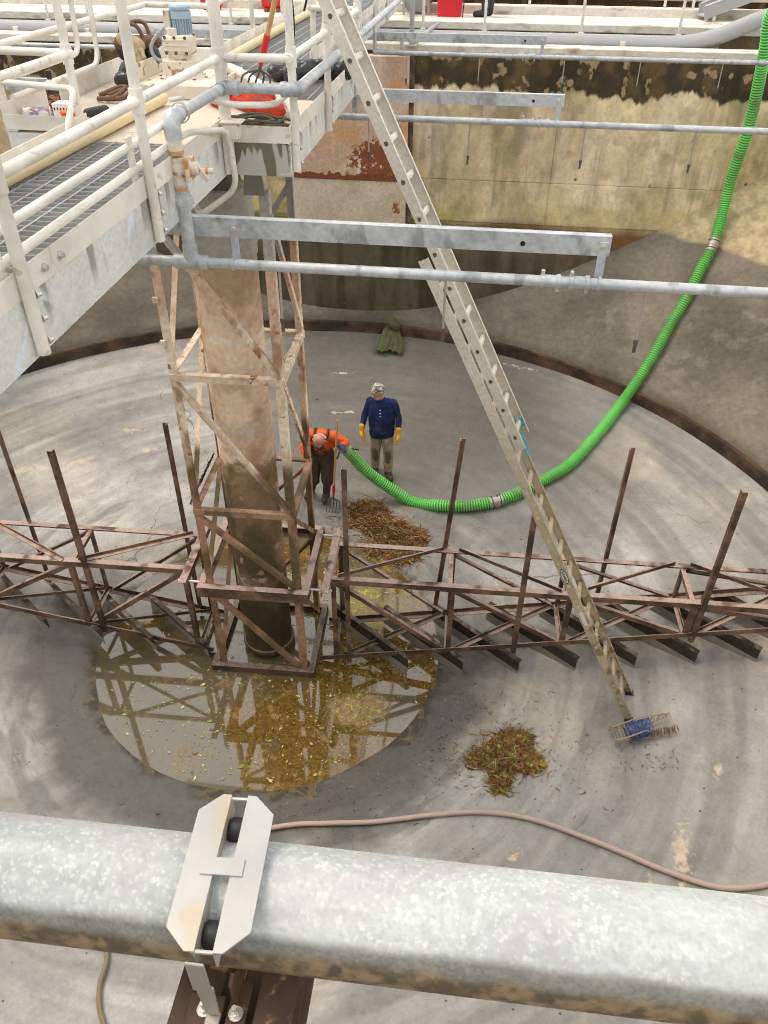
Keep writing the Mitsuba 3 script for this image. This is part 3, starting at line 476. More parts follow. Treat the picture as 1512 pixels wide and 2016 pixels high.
put(br + '__tread_plate', box2(A(XR - .019, -1.58, 6.565), A(PR - .02, -.26, 6.577)), 'tread')
RT = .024
def rail(path, r=RT, key='__rail', m='cream_tube'): return put(br + key, tube(rnd(path, .07, 5) if len(path) > 2 else path, r, 12), m, 50)
def post(x, y, dx, dy, z0=6.385, z1=7.66, knee=(7.05,)):
    n_ = A(dx, dy, 0); p = A(x, y, 0) + n_ * .030
    k = put(br + '__post', cat([cyl(p + ZZ * z0, p + ZZ * z1, RT + .002, 14)]), 'cream_tube', 50)
    for z in knee: put(k + '__collar', cat([cyl(p + ZZ * (z - .055), p + ZZ * (z + .055), RT + .010, 14), ball(p + ZZ * z - n_ * .01, .036)]), 'cream_tube', 50)
    for z in (z0 + .05, z0 + .14, 6.62): put(k + '__bolt', bolt(p + ZZ * z + A(-dy, dx, 0) * .0 + n_ * .022 + (A(0, .016, 0) if abs(dx) > 0 else A(.016, 0, 0)), n_ if abs(dx) == 0 else A(.5, .86, 0) * (1 if dx > 0 else -1), .010, .02), 'steel_bright')
    return k
def run(x, y0, y1, dx, z=(7.05, 7.66)):
    for q in z: rail([(x + dx * .030, y0, q), (x + dx * .030, y1, q)])
ysR = (-5.63, -4.31, -2.99, -1.67)
for y in ysR: post(XR, y, 1, 0)
run(XR, -7.8, -1.67, 1)
for y in ysR: post(XL, y, -1, 0)
run(XL, -7.8, -1.67, -1)
for y in (1.3, 2.75, 4.2, 5.65, 7.1): post(XR, y, 1, 0); post(XL, y, -1, 0)
run(XR, 1.24, 8.5, 1); run(XL, 1.24, 8.5, -1)
for y in (-1.55, -.35, 1.15): post(PR, y, 1, 0)
run(PR, -1.62, 1.2, 1)
for y in (-1.5, -.45, .7): post(PL, y, -1, 0)
run(PL, -1.55, 1.2, -1)
for x in (.68,): post(x, PY0, 0, -1, 6.40)
for z in (7.05, 7.66):
    rail([(XR + .03, -1.64, z), (PR + .03, -1.60, z)]); rail([(XL - .03, -1.64, z), (PL - .03, -1.60, z)]); rail([(XR + .03, 1.25, z), (PR + .03, 1.25, z)]); rail([(PL - .03, 1.25, z), (XL - .03, 1.25, z)])
# flat iron brackets and the two conduits that run along the inside of the right handrail
for y in (-5.64, -4.35, -3.03): put(br + '__conduit_bracket', box((XR - .03, y, 6.78), (.012, .06, .24)), 'cream_tube')
CR = .020
put(br + '__conduit', tube(rnd([(.60, -7.5, 6.85), (.60, -1.78, 6.85), (.74, -1.70, 6.80), (1.00, -1.66, 6.80), (1.02, .9, 6.80)], .10, 6), CR, 10), 'cream_tube', 50)
put(br + '__conduit', tube(rnd([(.61, -7.5, 6.745), (.61, -2.2, 6.745), (.70, -1.72, 6.66), (.72, -1.70, 6.30), (.45, -1.72, 6.12), (.2, -1.2, 6.1)], .09, 7), CR, 10), 'cream_tube', 50)
put(br + '__conduit_box', cat([cbox((.67, -1.74, 6.60), (.77, -1.64, 6.70), .012), cbox((.66, -1.75, 6.70), (.80, -1.63, 6.712), .004)]), 'cream_gear')
put(br + '__conduit', tube(rnd([(-.80, -1.62, 6.88), (-.78, -1.66, 6.88), (-.30, -1.68, 6.86), (-.25, -1.78, 6.84), (-.25, -2.1, 6.55)], .06, 6), CR, 10), 'cream_tube', 50)
put(br + '__conduit', tube(rnd([(-.80, -1.62, 6.88), (-.82, -.40, 6.88), (-.82, -.34, 7.6)], .10, 6), CR, 10), 'cream_tube', 50)
put(br + '__conduit', tube(rnd([(-.76, -1.60, 6.78), (-.76, -.22, 6.78), (-.76, -.16, 7.6)], .12, 6), CR, 10), 'cream_tube', 50)
# galvanised water main clipped to the platform rail, with the valve and drop that feed the first spray pipe
wm = thing('water_main', 'galvanised water pipe with elbows round the platform rail and a rust stained valve on its drop', 'pipe')
XM = .665; ZM = 6.89
put(wm + '__pipe', tube(rnd([(XM, -2.57, ZM), (XM + .02, -1.74, ZM)], .05), .031, 16), 'galvanised', 50)
put(wm + '__pipe', tube([(XM, -1.66, ZM), (1.13, -1.66, ZM)], .030, 16), 'galvanised', 50)
put(wm + '__pipe', tube([(1.16, -1.62, ZM), (1.16, 1.5, ZM), (1.16, 6.0, ZM)], .031, 16), 'galvanised', 50)
put(wm + '__elbow', tube(rnd([(XM, -2.48, ZM), (XM, -2.57, ZM), (XM, -2.57, ZM - .10)], .085, 9), .046, 16), 'galvanised', 50)
put(wm + '__elbow', tube(rnd([(XM + .02, -1.73, ZM), (XM + .02, -1.66, ZM), (XM + .09, -1.66, ZM)], .065, 9), .041, 16), 'galvanised', 50)
put(wm + '__elbow', tube(rnd([(1.08, -1.66, ZM), (1.155, -1.66, ZM), (1.16, -1.58, ZM)], .07, 9), .041, 16), 'galvanised', 50)
for p, d in (((XM, -2.46, ZM), YA), ((XM + .10, -1.66, ZM), XA), ((1.07, -1.66, ZM), XA)): put(wm + '__coupling', ring(p, d, [(.030, -.018), (.043, -.018), (.045, 0), (.043, .018), (.030, .018)], 18), 'galvanised', 40)
put(wm + '__hose_clip', cat([cyl((XM - .05, -2.42, ZM + .06), (XM + .03, -2.42, ZM + .075), .012, 8), ring((XM, -2.42, ZM), YA, [(.049, -.012), (.053, -.012), (.053, .012), (.049, .012)], 18)]), 'steel_bright')
put(wm + '__valve', cat([cyl((XM, -2.57, 6.80), (XM, -2.57, 6.72), .040, 16), cyl((XM, -2.57, 6.62), (XM, -2.57, 6.56), .046, 8), ball((XM, -2.57, 6.64), .058, (1, 1, 1.05)), cyl((XM + .02, -2.57, 6.645), (XM + .12, -2.57, 6.645), .034, 14), cyl((XM, -2.57, 6.70), (XM, -2.57, 6.67), .050, 8)]), 'cream_gear', 40)
put(wm + '__valve_flange', cat([cbox((XM + .055, -2.63, 6.585), (XM + .080, -2.51, 6.705), .006), cyl((XM + .10, -2.57, 6.64), (XM + .17, -2.57, 6.635), .018, 10)]), 'valve_rust')
scene['valve_rust'] = prin(proc(lambda p, n, uv: mix((.66, .60, .48), (.50, .25, .09), smoothstep(.45, .58, fbm(p.x * 30, p.y * 30, p.z * 22, 3)))), .6)
scene['rust_light'] = prin((.52, .30, .12), .7)
put(wm + '__valve_lever', cat([bar((XM + .10, -2.57, 6.665), (XM + .17, -2.60, 6.59), .03, .008, ZZ), cyl((XM + .16, -2.57, 6.635), (XM + .20, -2.57, 6.635), .016, 8)]), 'cream_gear')
put(wm + '__band', cyl((XM, -2.57, 6.735), (XM, -2.57, 6.715), .044, 16), 'rust_light', 40)
put(wm + '__drop_pipe', cyl((XM, -2.57, 6.57), (XM, -2.57, 6.16), .0375, 16), 'galvanised', 50)
put(wm + '__union', cat([ring((XM, -2.57, 6.47), ZZ, [(.037, -.045), (.050, -.045), (.050, -.02), (.064, -.016), (.064, .016), (.050, .02), (.050, .045), (.037, .045)], 8)]), 'galvanised')
put(wm + '__joint_rust', cyl((XM, -2.57, 6.545), (XM, -2.57, 6.525), .0385, 16), 'rust_light', 40)

# ------------------------------------------------------------------ spray pipes on their cantilever beams
def spray(i, lab, labb, y, x0, x1, drops, coup, xb0, xb1, hang):
    t = thing('spray_pipe', lab, 'pipe', None); z = 6.12
    put(t + '__pipe', tube([(x0, y, z), ((x0 + x1) / 2, y, z - .004), (x1, y, z)], .0305, 16), 'galvanised', 50)
    if i == 0: put(t + '__tee', cat([ring((.665, y, z), XA, [(.030, -.10), (.043, -.10), (.043, .10), (.030, .10)], 18), cyl((.665, y, z), (.665, y, z + .10), .043, 16)]), 'galvanised', 40)
    for x in coup: put(t + '__coupling', cat([ring((x, y, z), XA, [(.030, -.055), (.040, -.055), (.040, -.035), (.034, -.03), (.034, .03), (.040, .035), (.040, .055), (.030, .055)], 18), box((x - .045, y, z + .045), (.018, .03, .03)), box((x + .045, y, z - .04), (.018, .03, .03))]), 'galvanised', 40)
    for x in drops:
        k = put(t + '__drop', cyl((x, y, z), (x, y - .01, z - .33), .0075, 8), 'steel_old', 50)
        put(k + '__nozzle', cat([cyl((x, y - .01, z - .32), (x, y - .01, z - .345), .015, 10), cyl((x, y - .01, z - .345), (x, y - .01, z - .40), .011, 8)]), 'dark_metal', 40)
    b = thing('cantilever_beam', labb, 'beam'); zt = 6.36
    yb = y + .07
    put(b + '__beam', chan((xb0, yb, zt - .055), (xb1, yb, zt - .055), .11, .055, ZZ, YA, .008), 'galvanised')
    for x in hang:
        k = put(b + '__hanger', cat([cbox((x - .024, yb - .008, z - .05), (x + .024, yb - .001, zt - .03), .002)]), 'galvanised'); put(k + '__bolt', bolt((x, yb - .008, zt - .055), (0, -1, 0), .012, .02), 'steel_bright')
        put(k + '__u_bolt', ring((x, y, z), XA, [(.031, -.006), (.039, -.006), (.039, .006), (.031, .006)], 18), 'galvanised', 40)
    for x in ((xb0 + xb1) / 2 + .9,): put(b + '__slot', cyl((x, yb - .0005, zt - .06), (x + .0, yb - .004, zt - .06), .014, 10), 'dark_hole')
spray(0, 'nearest galvanised spray pipe, crossing in front of the pier', 'nearest galvanised cantilever beam, in front of the pier', -2.57, .18, 8.2, (1.19, 2.17, 3.30, 4.4), (2.76, 2.92), .30, 3.07, (.92, 3.03))
spray(1, 'middle galvanised spray pipe, passing over the rusty steel plate', 'middle galvanised cantilever beam, above the rusty steel plate', 1.52, .70, 8.2, (1.15, 2.16, 3.28, 4.33, 5.4), (2.72, 2.87), .66, 3.05, (1.0, 3.0))
spray(2, 'farthest galvanised spray pipe, along the top of the far wall', 'farthest galvanised cantilever beam, along the top of the far wall', 5.80, .62, 6.3, (1.1, 2.14, 3.33, 4.37, 5.48), (2.70, 2.86), .66, 3.05, (1.02, 3.0))
put('spray_pipe_002__riser', cat([cyl((.64, 5.8, 6.12), (.64, 5.8, 7.0), .028, 14)]), 'galvanised', 50); put('spray_pipe_002__riser_joint', cat([cyl((.64, 5.8, 6.78), (.64, 5.8, 6.86), .042, 12), cyl((.64, 5.8, 6.74), (.64, 5.8, 6.90), .034, 12)]), 'red_oxide', 40)
scene['red_oxide'] = prin((.30, .10, .06), .6)
spray(3, 'galvanised spray pipe along the far wall, left of the bridge', 'galvanised cantilever beam along the far wall, left of the bridge', 5.62, -7.2, -.30, (-1.4, -2.4, -3.4), (-1.3,), -2.55, -.28, (-2.45,))
spray(4, 'galvanised spray pipe behind the bottle and can, left of the platform', 'galvanised cantilever beam behind the bottle and can, left of the platform', 1.5, -7.2, -.9, (-2.4, -3.4), (-1.5,), -2.65, -.88, (-2.55, -1.0))

# ------------------------------------------------------------------ drive unit
t = thing('drive_unit', 'cream gear drive with a blue grey electric motor standing on the platform', 'motor')
gx, gy = -.10, -.10
put(t + '__base_box', cbox((gx - .26, gy - .42, 6.60), (gx + .40, gy + .34, 6.70), .008), 'cream_gear')
put(t + '__base_flange', ring((gx, gy, 6.70), ZZ, [(0, 0), (.215, 0), (.215, .022), (.19, .03), (.155, .06), (.15, .16), (.10, .17), (.095, .25), (0, .25)], 32), 'cream_gear', 40)
for a in np.arange(8) * math.pi / 4: put(t + '__bolt', bolt((gx + .185 * math.cos(a), gy + .185 * math.sin(a), 6.73), ZZ, .014, .015), 'dark_metal')
gb = put(t + '__gearbox', cat([cbox((gx - .10, gy - .10, 6.90), (gx + .11, gy + .09, 7.03), .014)] + [cbox((gx - .092, gy - .11, z), (gx + .102, gy + .10, z + .015), .004) for z in (6.925, 6.96, 6.995)] + [cyl((gx - .03, gy - .05, 7.03), (gx - .03, gy - .05, 7.075), .040, 16)]), 'cream_gear', 40)
for a in (-.075, 0, .085):
    for z in (6.915, 7.018): put(gb + '__bolt', bolt((gx + a, gy - .105, z), (0, -1, 0), .008, .012), 'dark_metal')
mx, my = gx + .03, gy + .03
mt = put(t + '__motor', cyl((mx, my, 7.03), (mx, my, 7.14), .060, 20), 'motor_blue', 40)
for a in np.arange(22) * 2 * math.pi / 22: put(mt + '__fin', bar((mx + .066 * math.cos(a), my + .066 * math.sin(a), 7.035), (mx + .066 * math.cos(a), my + .066 * math.sin(a), 7.135), .018, .005, (math.cos(a), math.sin(a), 0)), 'motor_blue')
put(t + '__fan_cover', ring((mx, my, 7.13), ZZ, [(.06, 0), (.078, .004), (.078, .050), (.066, .056), (.066, .060), (.080, .063), (.082, .080), (.07, .092), (0, .095)], 28), 'motor_blue', 40)
put(t + '__terminal_box', cbox((mx - .130, my - .045, 7.05), (mx - .078, my + .04, 7.19), .008), 'cream_gear')
put(t + '__cable', tube(spline([(mx - .12, my - .02, 7.08), (mx - .20, my - .04, 7.02), (mx - .255, my - .05, 6.94), (mx - .22, my - .05, 6.86), (mx - .06, my - .06, 6.83)], 8), .014, 10), 'grey_paint', 50)
for k_ in [q for q in scene if q.startswith(t + '__') and not re.search('base_box', q)]: scene[k_]['to_world'] = T().translate([0, -.06, -.04])
put(t + '__side_guard', cbox((gx + .40, gy - .40, 6.60), (gx + .415, gy + .2, 6.74), .003), 'cream_gear'); put(t + '__side_guard', cbox((gx - .275, gy - .42, 6.60), (gx - .262, gy + .2, 6.82), .003), 'cream_gear')

# ------------------------------------------------------------------ extension ladder
LT, LB = A(1.087, -.621, 7.129), A(4.491, -1.062, .45)
ld = unit(LB - LT); tl = np.linalg.norm(LB - LT); lw = unit(np.cross(ld, [0.10, 1, .06])); ln = unit(np.cross(ld, lw)); lw = unit(np.cross(ln, ld))
# ln: across the ladder (rail to rail); lw: thickness, facing up and to the right
if ln[1] > 0: ln = -ln
if lw[2] < 0: lw = -lw
t = thing('extension_ladder', 'long aluminium extension ladder leaning from the tank floor to the platform rail', 'ladder')
def lrail(o, p0, p1, sgn): return chan(p0 + o, p1 + o, .085, .030, lw, ln * sgn, .003)
W_ = .40
sec = [(LT + ld * 1.80, LB + ld * .02, A(0, 0, 0), W_), (LT - ld * .95, LT + ld * 3.74, lw * .105, W_ - .05)]
for k, (p0, p1, off, w) in enumerate(sec):
    for s_ in (1, -1):
        put(t + '__stile', lrail(off - ln * (0 if s_ > 0 else w) + ln * (-.025 if (k and s_ > 0) else (.0)), p0, p1, -s_), 'ladder_alloy')
    a0 = .3004 * (math.ceil(np.dot(p0 - LT, ld) / .3004 + .3)); n_ = int((np.dot(p1 - LT, ld) - a0) / .3004 - .1) + 1
    for q in range(n_):
        c = LT + ld * (a0 + .3004 * q) + off - ln * (.025 if k else 0)
        rg = put(t + '__rung', extr([(-.024, -.016), (-.012, -.022), (.012, -.022), (.024, -.016), (.024, .008), (.012, .016), (-.012, .016), (-.024, .008)], c - ln * .012, c - ln * (w - .012 - (.025 if k else 0)), ld, lw), 'ladder_alloy')
        put(rg + '__rung_end', extr([(-.017, -.012), (-.008, -.017), (.008, -.017), (.017, -.012), (.017, .004), (0, .016), (-.017, .004)], c + ln * .0015, c + ln * .0055, ld, lw), 'rung_end' if k else 'rung_end_pale')
scene['rung_end_pale'] = prin((.62, .55, .42), .5)
scene['rung_end'] = prin((.10, .085, .065), .6)
for s_, o in ((1, 0), (-1, W_)): put(t + '__foot', cat([bar(LB - ln * o - ld * .03, LB - ln * o + ld * .07, .05, .09, ln)]), 'black_rubber')
lab_c = LT + ld * 5.27 + ln * .0045
bl = put(t + '__label', extr([(.10 * math.cos(a), .030 * math.sin(a)) for a in np.arange(28) * 2 * math.pi / 28], lab_c - ln * .003, lab_c, ld, lw), 'black_plastic')
put(bl + '__badge_face', extr([(.088 * math.cos(a), .025 * math.sin(a)) for a in np.arange(28) * 2 * math.pi / 28], lab_c, lab_c + ln * .001, ld, lw), 'white_plastic')
wt = meshkit.text_mesh('WERNER', .024, .0015, bold=True); bb = wt.bounds; vv = wt.vertices - A((bb[0][0] + bb[1][0]) / 2, (bb[0][1] + bb[1][1]) / 2, 0)
vv = lab_c + vv[:, :1] * ld * 1.0 + vv[:, 1:2] * lw + vv[:, 2:] * ln + ln * .0012
put(bl + '__lettering', trimesh.Trimesh(vv, wt.faces, process=False), 'black_plastic')
put(t + '__sticker', extr([(-.10, -.02), (.10, -.02), (.10, .02), (-.10, .02)], LT + ld * 5.88 + ln * .002, LT + ld * 5.88 + ln * .004, ld, lw), 'white_plastic')
def wraps(c, ax, u, v, a, b, n, r, seed, jit=.01):           # turns of rope round a bar
    g = np.random.default_rng(seed); P = []
    for k in range(n * 14):
        f = 2 * math.pi * k / 14; P.append(c + ax * (-.5 + k / (n * 14)) * .1 + u * a * math.cos(f) + v * b * math.sin(f) + g.normal(0, jit, 3))
    return tube(P, r, 6)
rp = thing('tie_rope', 'light blue rope tied round the middle of the ladder with loose ends hanging', 'rope')
c = LT + ld * (3.62) + lw * .09 - ln * .33
put(rp + '__loops', wraps(c, ld * 1.2, ln, lw, .022, .052, 5, .005, 5, .004), 'cyan_rope', 60)
for q in range(4): put(rp + '__end', tube(spline([c - lw * .05, c + A(.05, -.05, -.10) + rng.normal(0, .02, 3), c + A(.06 + .02 * q, -.06, -.16 - .03 * q), c + A(.08 + .02 * q, -.07, -.24 - .04 * q)], 6), .005, 6), 'cyan_rope', 60)

# wire basket frame and blue rope at the ladder's foot
t = thing('wire_rack', 'bent wire rack lashed with blue rope at the foot of the ladder', 'wire rack')
bx, by = A(4.29, -1.44, 0), A(4.95, -1.24, 0); d = unit(by - bx); e = A(-d[1], d[0], 0); bz = lambda p: fz(p[0], p[1]) + .02
def bp(u, v, h): p = bx + d * u + e * v; return A(p[0], p[1], bz(p) + h)
for v, h in ((0, .03), (.17, .05), (0, .13), (.18, .14)): put(t + '__long_wire', tube([bp(u, v + .02 * math.sin(u * 9 + h * 30), h + .015 * math.sin(u * 7)) for u in np.linspace(0, .68, 14)], .008, 6), 'wire', 60)
for u in np.linspace(0, .66, 19):
    w = rng.normal(0, .012, 4); put(t + '__cross_wire', tube([bp(u + w[0], 0, .03), bp(u + w[1], -.01, .13 + w[2]), bp(u, .17, .15 + w[3]), bp(u + w[2], .19, .04)], .005, 5), 'wire', 60)
scene['wire'] = prin((.42, .33, .24), .5, .4)
for q in range(12): u = .38 + .028 * q; put(t + '__bristle', tube([bp(u, .02, .10), bp(u + rng.normal(0, .02), -.03 - .03 * rng.random(), .05)], .007, 5), 'brown_leather')
rp = thing('lashing_rope', 'dark blue rope wound round the wire rack', 'rope')
P = []
for k in range(150): f = 2 * math.pi * k / 11; P.append(bp(.16 + .26 * k / 150 + rng.normal(0, .022), .085 + .105 * math.cos(f), .09 + .078 * math.sin(f)))
put(rp + '__turns', tube(P, .0065, 6), 'blue_rope', 60)

# ------------------------------------------------------------------ hoses
def corrugated(P, r, pitch, depth):
    P = np.array(P); L = np.concatenate([[0], np.cumsum(np.linalg.norm(np.diff(P, axis=0), axis=1))]); n = int(L[-1] / pitch) * 4; s = np.linspace(0, L[-1], n)
    Q = np.stack([np.interp(s, L, P[:, k]) for k in range(3)], 1); ph = np.arange(n) % 4; R = np.where(ph < 2, r, r - depth)
    m = tube(Q, R, 18, True); c = np.where((ph < 2)[:, None], [[.22, .80, .16]], [[.02, .24, .03]]); c = np.repeat(c, 18, 0); vv = m.vertices[:len(c)]; du = np.clip((meshkit.fbm(vv * 5, 4, 8) - .52) * 5, 0, 1) * .55 + .35 * np.clip((meshkit.fbm(vv * 1.2, 3, 2) - .5) * 4, 0, 1); du = np.clip(du + .55 * (np.linalg.norm(vv - A(.7, 3.0, 1.), axis=1) < .45) * meshkit.noise(vv * 20, 3), 0, .8)[:, None]; c = c * (1 - du) + np.array([[.16, .22, .09]]) * du; c = c * (.85 + .3 * meshkit.noise(vv * 2.5, 6)[:, None]); c = np.vstack([c, c[:1], c[-1:]])
    return m, c
hz = lambda x, y, h=.0: A(x, y, fz(x, y) + .085 + h)
HP = [A(.57, 2.98, 1.17), A(.66, 3.0, 1.05), A(.88, 3.0, .78), A(1.24, 3.03, .47), A(1.66, 2.99, .24), hz(2.10, 2.85), hz(2.60, 2.84), hz(3.12, 3.0), hz(3.59, 3.32), hz(4.07, 3.71), hz(4.59, 4.5), A(5.0, 5.2, 1.06), A(5.29, 5.53, 1.43), A(5.50, 5.77, 1.76), A(5.71, 6.08, 2.14), A(5.93, 6.35, 2.50), A(6.14, 6.69, 2.92), A(6.31, 6.95, 3.28), A(6.42, 7.28, 3.75), A(6.43, 7.34, 4.24), A(6.45, 7.22, 5.0), A(6.38, 7.07, 5.7), A(6.30, 6.93, 6.19), A(6.24, 6.8, 6.62), A(6.5, 6.3, 7.05), A(7.9, 5.3, 6.6), A(9.0, 4.8, 6.1)]
t = thing('suction_hose', 'bright green corrugated suction hose curving over the floor and up the corner slope', 'hose')
m, c = corrugated(spline(HP, 14), .092, .040, .013); put(t + '__hose', m, 'vcol_gloss', True, color=c)
SP = spline(HP, 14); Ls = np.concatenate([[0], np.cumsum(np.linalg.norm(np.diff(SP, axis=0), axis=1))])
def at(i): return SP[i], unit(SP[min(i + 1, len(SP) - 1)] - SP[max(i - 1, 0)])
def near(q): return int(np.argmin(np.linalg.norm(SP - A(*q), axis=1)))
for q in ((2.97, 2.95, .3), (6.30, 6.93, 3.26)):
    p, d = at(near(q)); k = put(t + '__coupling', ring(p, d, [(.085, -.10), (.096, -.10), (.098, -.06), (.094, -.05), (.094, -.02), (.106, -.018), (.106, .018), (.094, .02), (.094, .05), (.098, .06), (.096, .10), (.085, .10)], 24), 'coupling', 40)
    put(k + '__band', cat([ring(p + d * o, d, [(.098, -.008), (.103, -.008), (.103, .008), (.098, .008)], 24) for o in (-.065, .065)] + [box(p + ZZ * .1, (.04, .03, .03))]), 'dark_metal', 40)
scene['coupling'] = prin((.50, .46, .40), .4, .6)
p, d = at(1); put(t + '__end_fitting', ring(SP[0], d, [(.06, -.13), (.075, -.13), (.075, -.10), (.095, -.09), (.095, -.05), (.085, -.04), (.085, .08), (.08, .08)], 24), 'coupling', 40)
put(t + '__cam_lever', cat([bar(SP[0] + A(.09, 0, .02), SP[0] + A(.20, .02, .0), .02, .02, ZZ), bar(SP[0] - A(.09, .05, .02), SP[0] - A(.12, .12, .12), .02, .02, ZZ)]), 'dark_metal')
ph = lambda x, y, h=.024: A(x, y, fz(x, y) + h + .012)
t = thing('wash_hose', 'faded pink hose snaking over the wet floor in front of the scum pipe', 'hose')
put(t + '__hose', tube(spline([ph(-.6, -3.7), ph(-.15, -3.05), ph(.76, -2.67), ph(1.25, -2.58), ph(1.76, -2.52), ph(2.34, -2.40), ph(2.87, -2.34), ph(3.38, -2.41), ph(4.01, -2.66), ph(4.53, -2.91), ph(4.95, -3.06), ph(5.25, -3.06), ph(5.6, -2.95), ph(6.2, -2.6)], 12), .026, 12), 'pink_hose', 50)
t = thing('garden_hose', 'thin brown hose below the scum pipe, left of the rusty support', 'hose')
put(t + '__hose', tube(spline([ph(-.75, -3.75), ph(-.43, -4.2), ph(-.36, -4.5), ph(-.22, -4.74), ph(.15, -5.1), ph(.6, -5.5)], 10), .021, 10), 'brown_hose', 50)

# ------------------------------------------------------------------ scum pipe with its hold-down rollers and bracket
t = thing('scum_pipe', 'big galvanised scum pipe with a rust stained underside crossing the foreground', 'pipe')
SY, SZ, SR = -6.016, 5.715, .152
put(t + '__pipe', ring((-3, SY - .036, SZ - .024), (1, .009, .006), [(SR - .01, 0), (SR, 0), (SR, 3.), (SR, 5.), (SR, 9.), (SR - .01, 9.)], 96), 'spangled_zinc', 30)
put(t + '__end_collar', ring((3.20, SY + .12, SZ - .02), (1, 0, 0), [(.03, -.03), (.05, -.03), (.055, 0), (.05, .03), (.03, .03)], 20), 'black_rubber', 40)
t = thing('roller_clamp', 'bright octagonal hold-down clamp with two black rollers on the scum pipe', 'clamp')
cx = 1.835; ZC = 5.905
oct1 = [(-.10, -.15), (-.045, -.20), (-.022, -.20), (-.022, .20), (-.045, .20), (-.10, .15)]
tilt = A(-.055, 1, 0); tilt = unit(tilt); 
for s_ in (1, -1):
    P = [(s_ * x, y) for x, y in oct1]; P = P if s_ > 0 else P[::-1]
    put(t + '__plate', extr(P, (cx, SY, ZC - .006), (cx, SY, ZC + .0), A(tilt[1], -tilt[0], 0), tilt), 'bright_alloy')
    r_ = A(tilt[1], -tilt[0], 0); put(t + '__plate_flange', extr([(s_ * .022, -.20), (s_ * .027, -.20), (s_ * .027, .20), (s_ * .022, .20)], (cx, SY, ZC - .075), (cx, SY, ZC - .0065), r_, tilt), 'bright_alloy')
r_ = A(tilt[1], -tilt[0], 0)
put(t + '__strap', cat([extr([(-.052, -.022), (.052, -.022), (.052, .022), (-.052, .022)], (cx, SY + .0, ZC + .0005), (cx, SY, ZC + .0065), r_, tilt)]), 'bright_alloy')
for y in (.135, -.135):
    c = A(cx, SY, 0) + tilt * y; rz = SZ + math.sqrt((SR + .033) ** 2 - y * y); put(t + '__roller', ring(c + ZZ * (rz + .0) - r_ * .02, r_, [(.008, 0), (.028, 0), (.033, .006), (.033, .034), (.028, .04), (.008, .04)], 24), 'black_rubber', 40)
    put(t + '__axle', cyl(c + ZZ * rz - r_ * .03, c + ZZ * rz + r_ * .03, .006, 8), 'steel_bright', 40)
for y in (.195, -.195): c = A(cx, SY, ZC - .012) + tilt * y; put(t + '__tie_rod', cyl(c - r_ * .03, c + r_ * .03, .005, 8), 'steel_bright', 40)
put(t + '__hanger', cat([cbox((cx - .030, SY - .222, 5.74), (cx + .016, SY - .215, 5.885), .002), extr([(-.023, 0), (.023, 0), (.018, .16), (-.014, .16)], (cx - .005, SY - .215, 5.74), (cx - .005, SY - .209, 5.74), XA, -ZZ), cbox((cx - .022, SY - .28, 5.565), (cx + .014, SY - .205, 5.572), .002)]), 'steel_old')
scene['steel_old'] = prin((.40, .37, .33), .5, .4)
t = thing('pipe_bracket', 'rusty double channel bracket carrying the scum pipe at the bottom edge', 'bracket')
put(t + '__channel', chan((1.70, -7.7, 5.42), (1.70, -5.95, 5.42), .15, .12, ZZ, XA, .010), 'bracket_rust'); put(t + '__channel', chan((1.92, -7.7, 5.42), (1.92, -5.95, 5.42), .15, .10, ZZ, XA, .010), 'bracket_rust')
put(t + '__angle', ell((1.85, -7.7, 5.50), (1.85, -6.12, 5.50), .05, .05, XA, -ZZ, .006), 'bracket_rust')
put(t + '__top_plate', cbox((1.745, -7.0, 5.50), (1.838, -6.16, 5.509), .003), 'bracket_rust')
for x, y in ((1.79, -6.20), (1.79, -6.315), (1.875, -6.30), (1.875, -6.2)): put(t + '__bolt', cat([bolt((x, y, 5.511), ZZ, .013, .016), cyl((x, y, 5.52), (x, y, 5.555), .007, 8)]), 'steel_bright')
put(t + '__bottom_plate', cbox((1.68, -7.7, 5.325), (2.04, -5.95, 5.335), .003), 'bracket_rust')
put(t + '__cradle', extr([(-.16, -.26), (.16, -.26), (.16, -.10)] + [((SR + .004) * math.cos(a), (SR + .004) * math.sin(a)) for a in np.linspace(-.55, -math.pi + .55, 14)] + [(-.16, -.10)], (1.86, SY, SZ), (1.87, SY, SZ), YA, ZZ), 'bracket_rust')

# ------------------------------------------------------------------ people
def hand(w, d, n_, th_, s=1., curl=.5):                     # wrist, finger direction, palm side, thumb side: palm, five bent fingers
    d, n_, th_ = unit(d), unit(n_), unit(th_); B = [(w, .026 * s, w + d * .07 * s, .034 * s)]
    k0 = w + d * .085 * s
    for i, (o, L) in enumerate(((.030, .070), (.010, .078), (-.010, .073), (-.030, .058))):
        a = k0 + th_ * o * s; b = a + (d * math.cos(curl) + n_ * math.sin(curl)) * L * .55 * s; c = b + (d * math.cos(2 * curl) + n_ * math.sin(2 * curl)) * L * .5 * s
        B += [(w + d * .05 * s + th_ * o * .8 * s, .016 * s, a, .0125 * s), (a, .0125 * s, b, .0105 * s), (b, .0105 * s, c, .009 * s)]
    a = w + d * .03 * s + th_ * .028 * s; b = a + (th_ * .75 + d * .6 + n_ * .2) * .045 * s; c = b + (d * .9 + n_ * .4) * .035 * s
    return B + [(a, .017 * s, b, .013 * s), (b, .013 * s, c, .010 * s)]
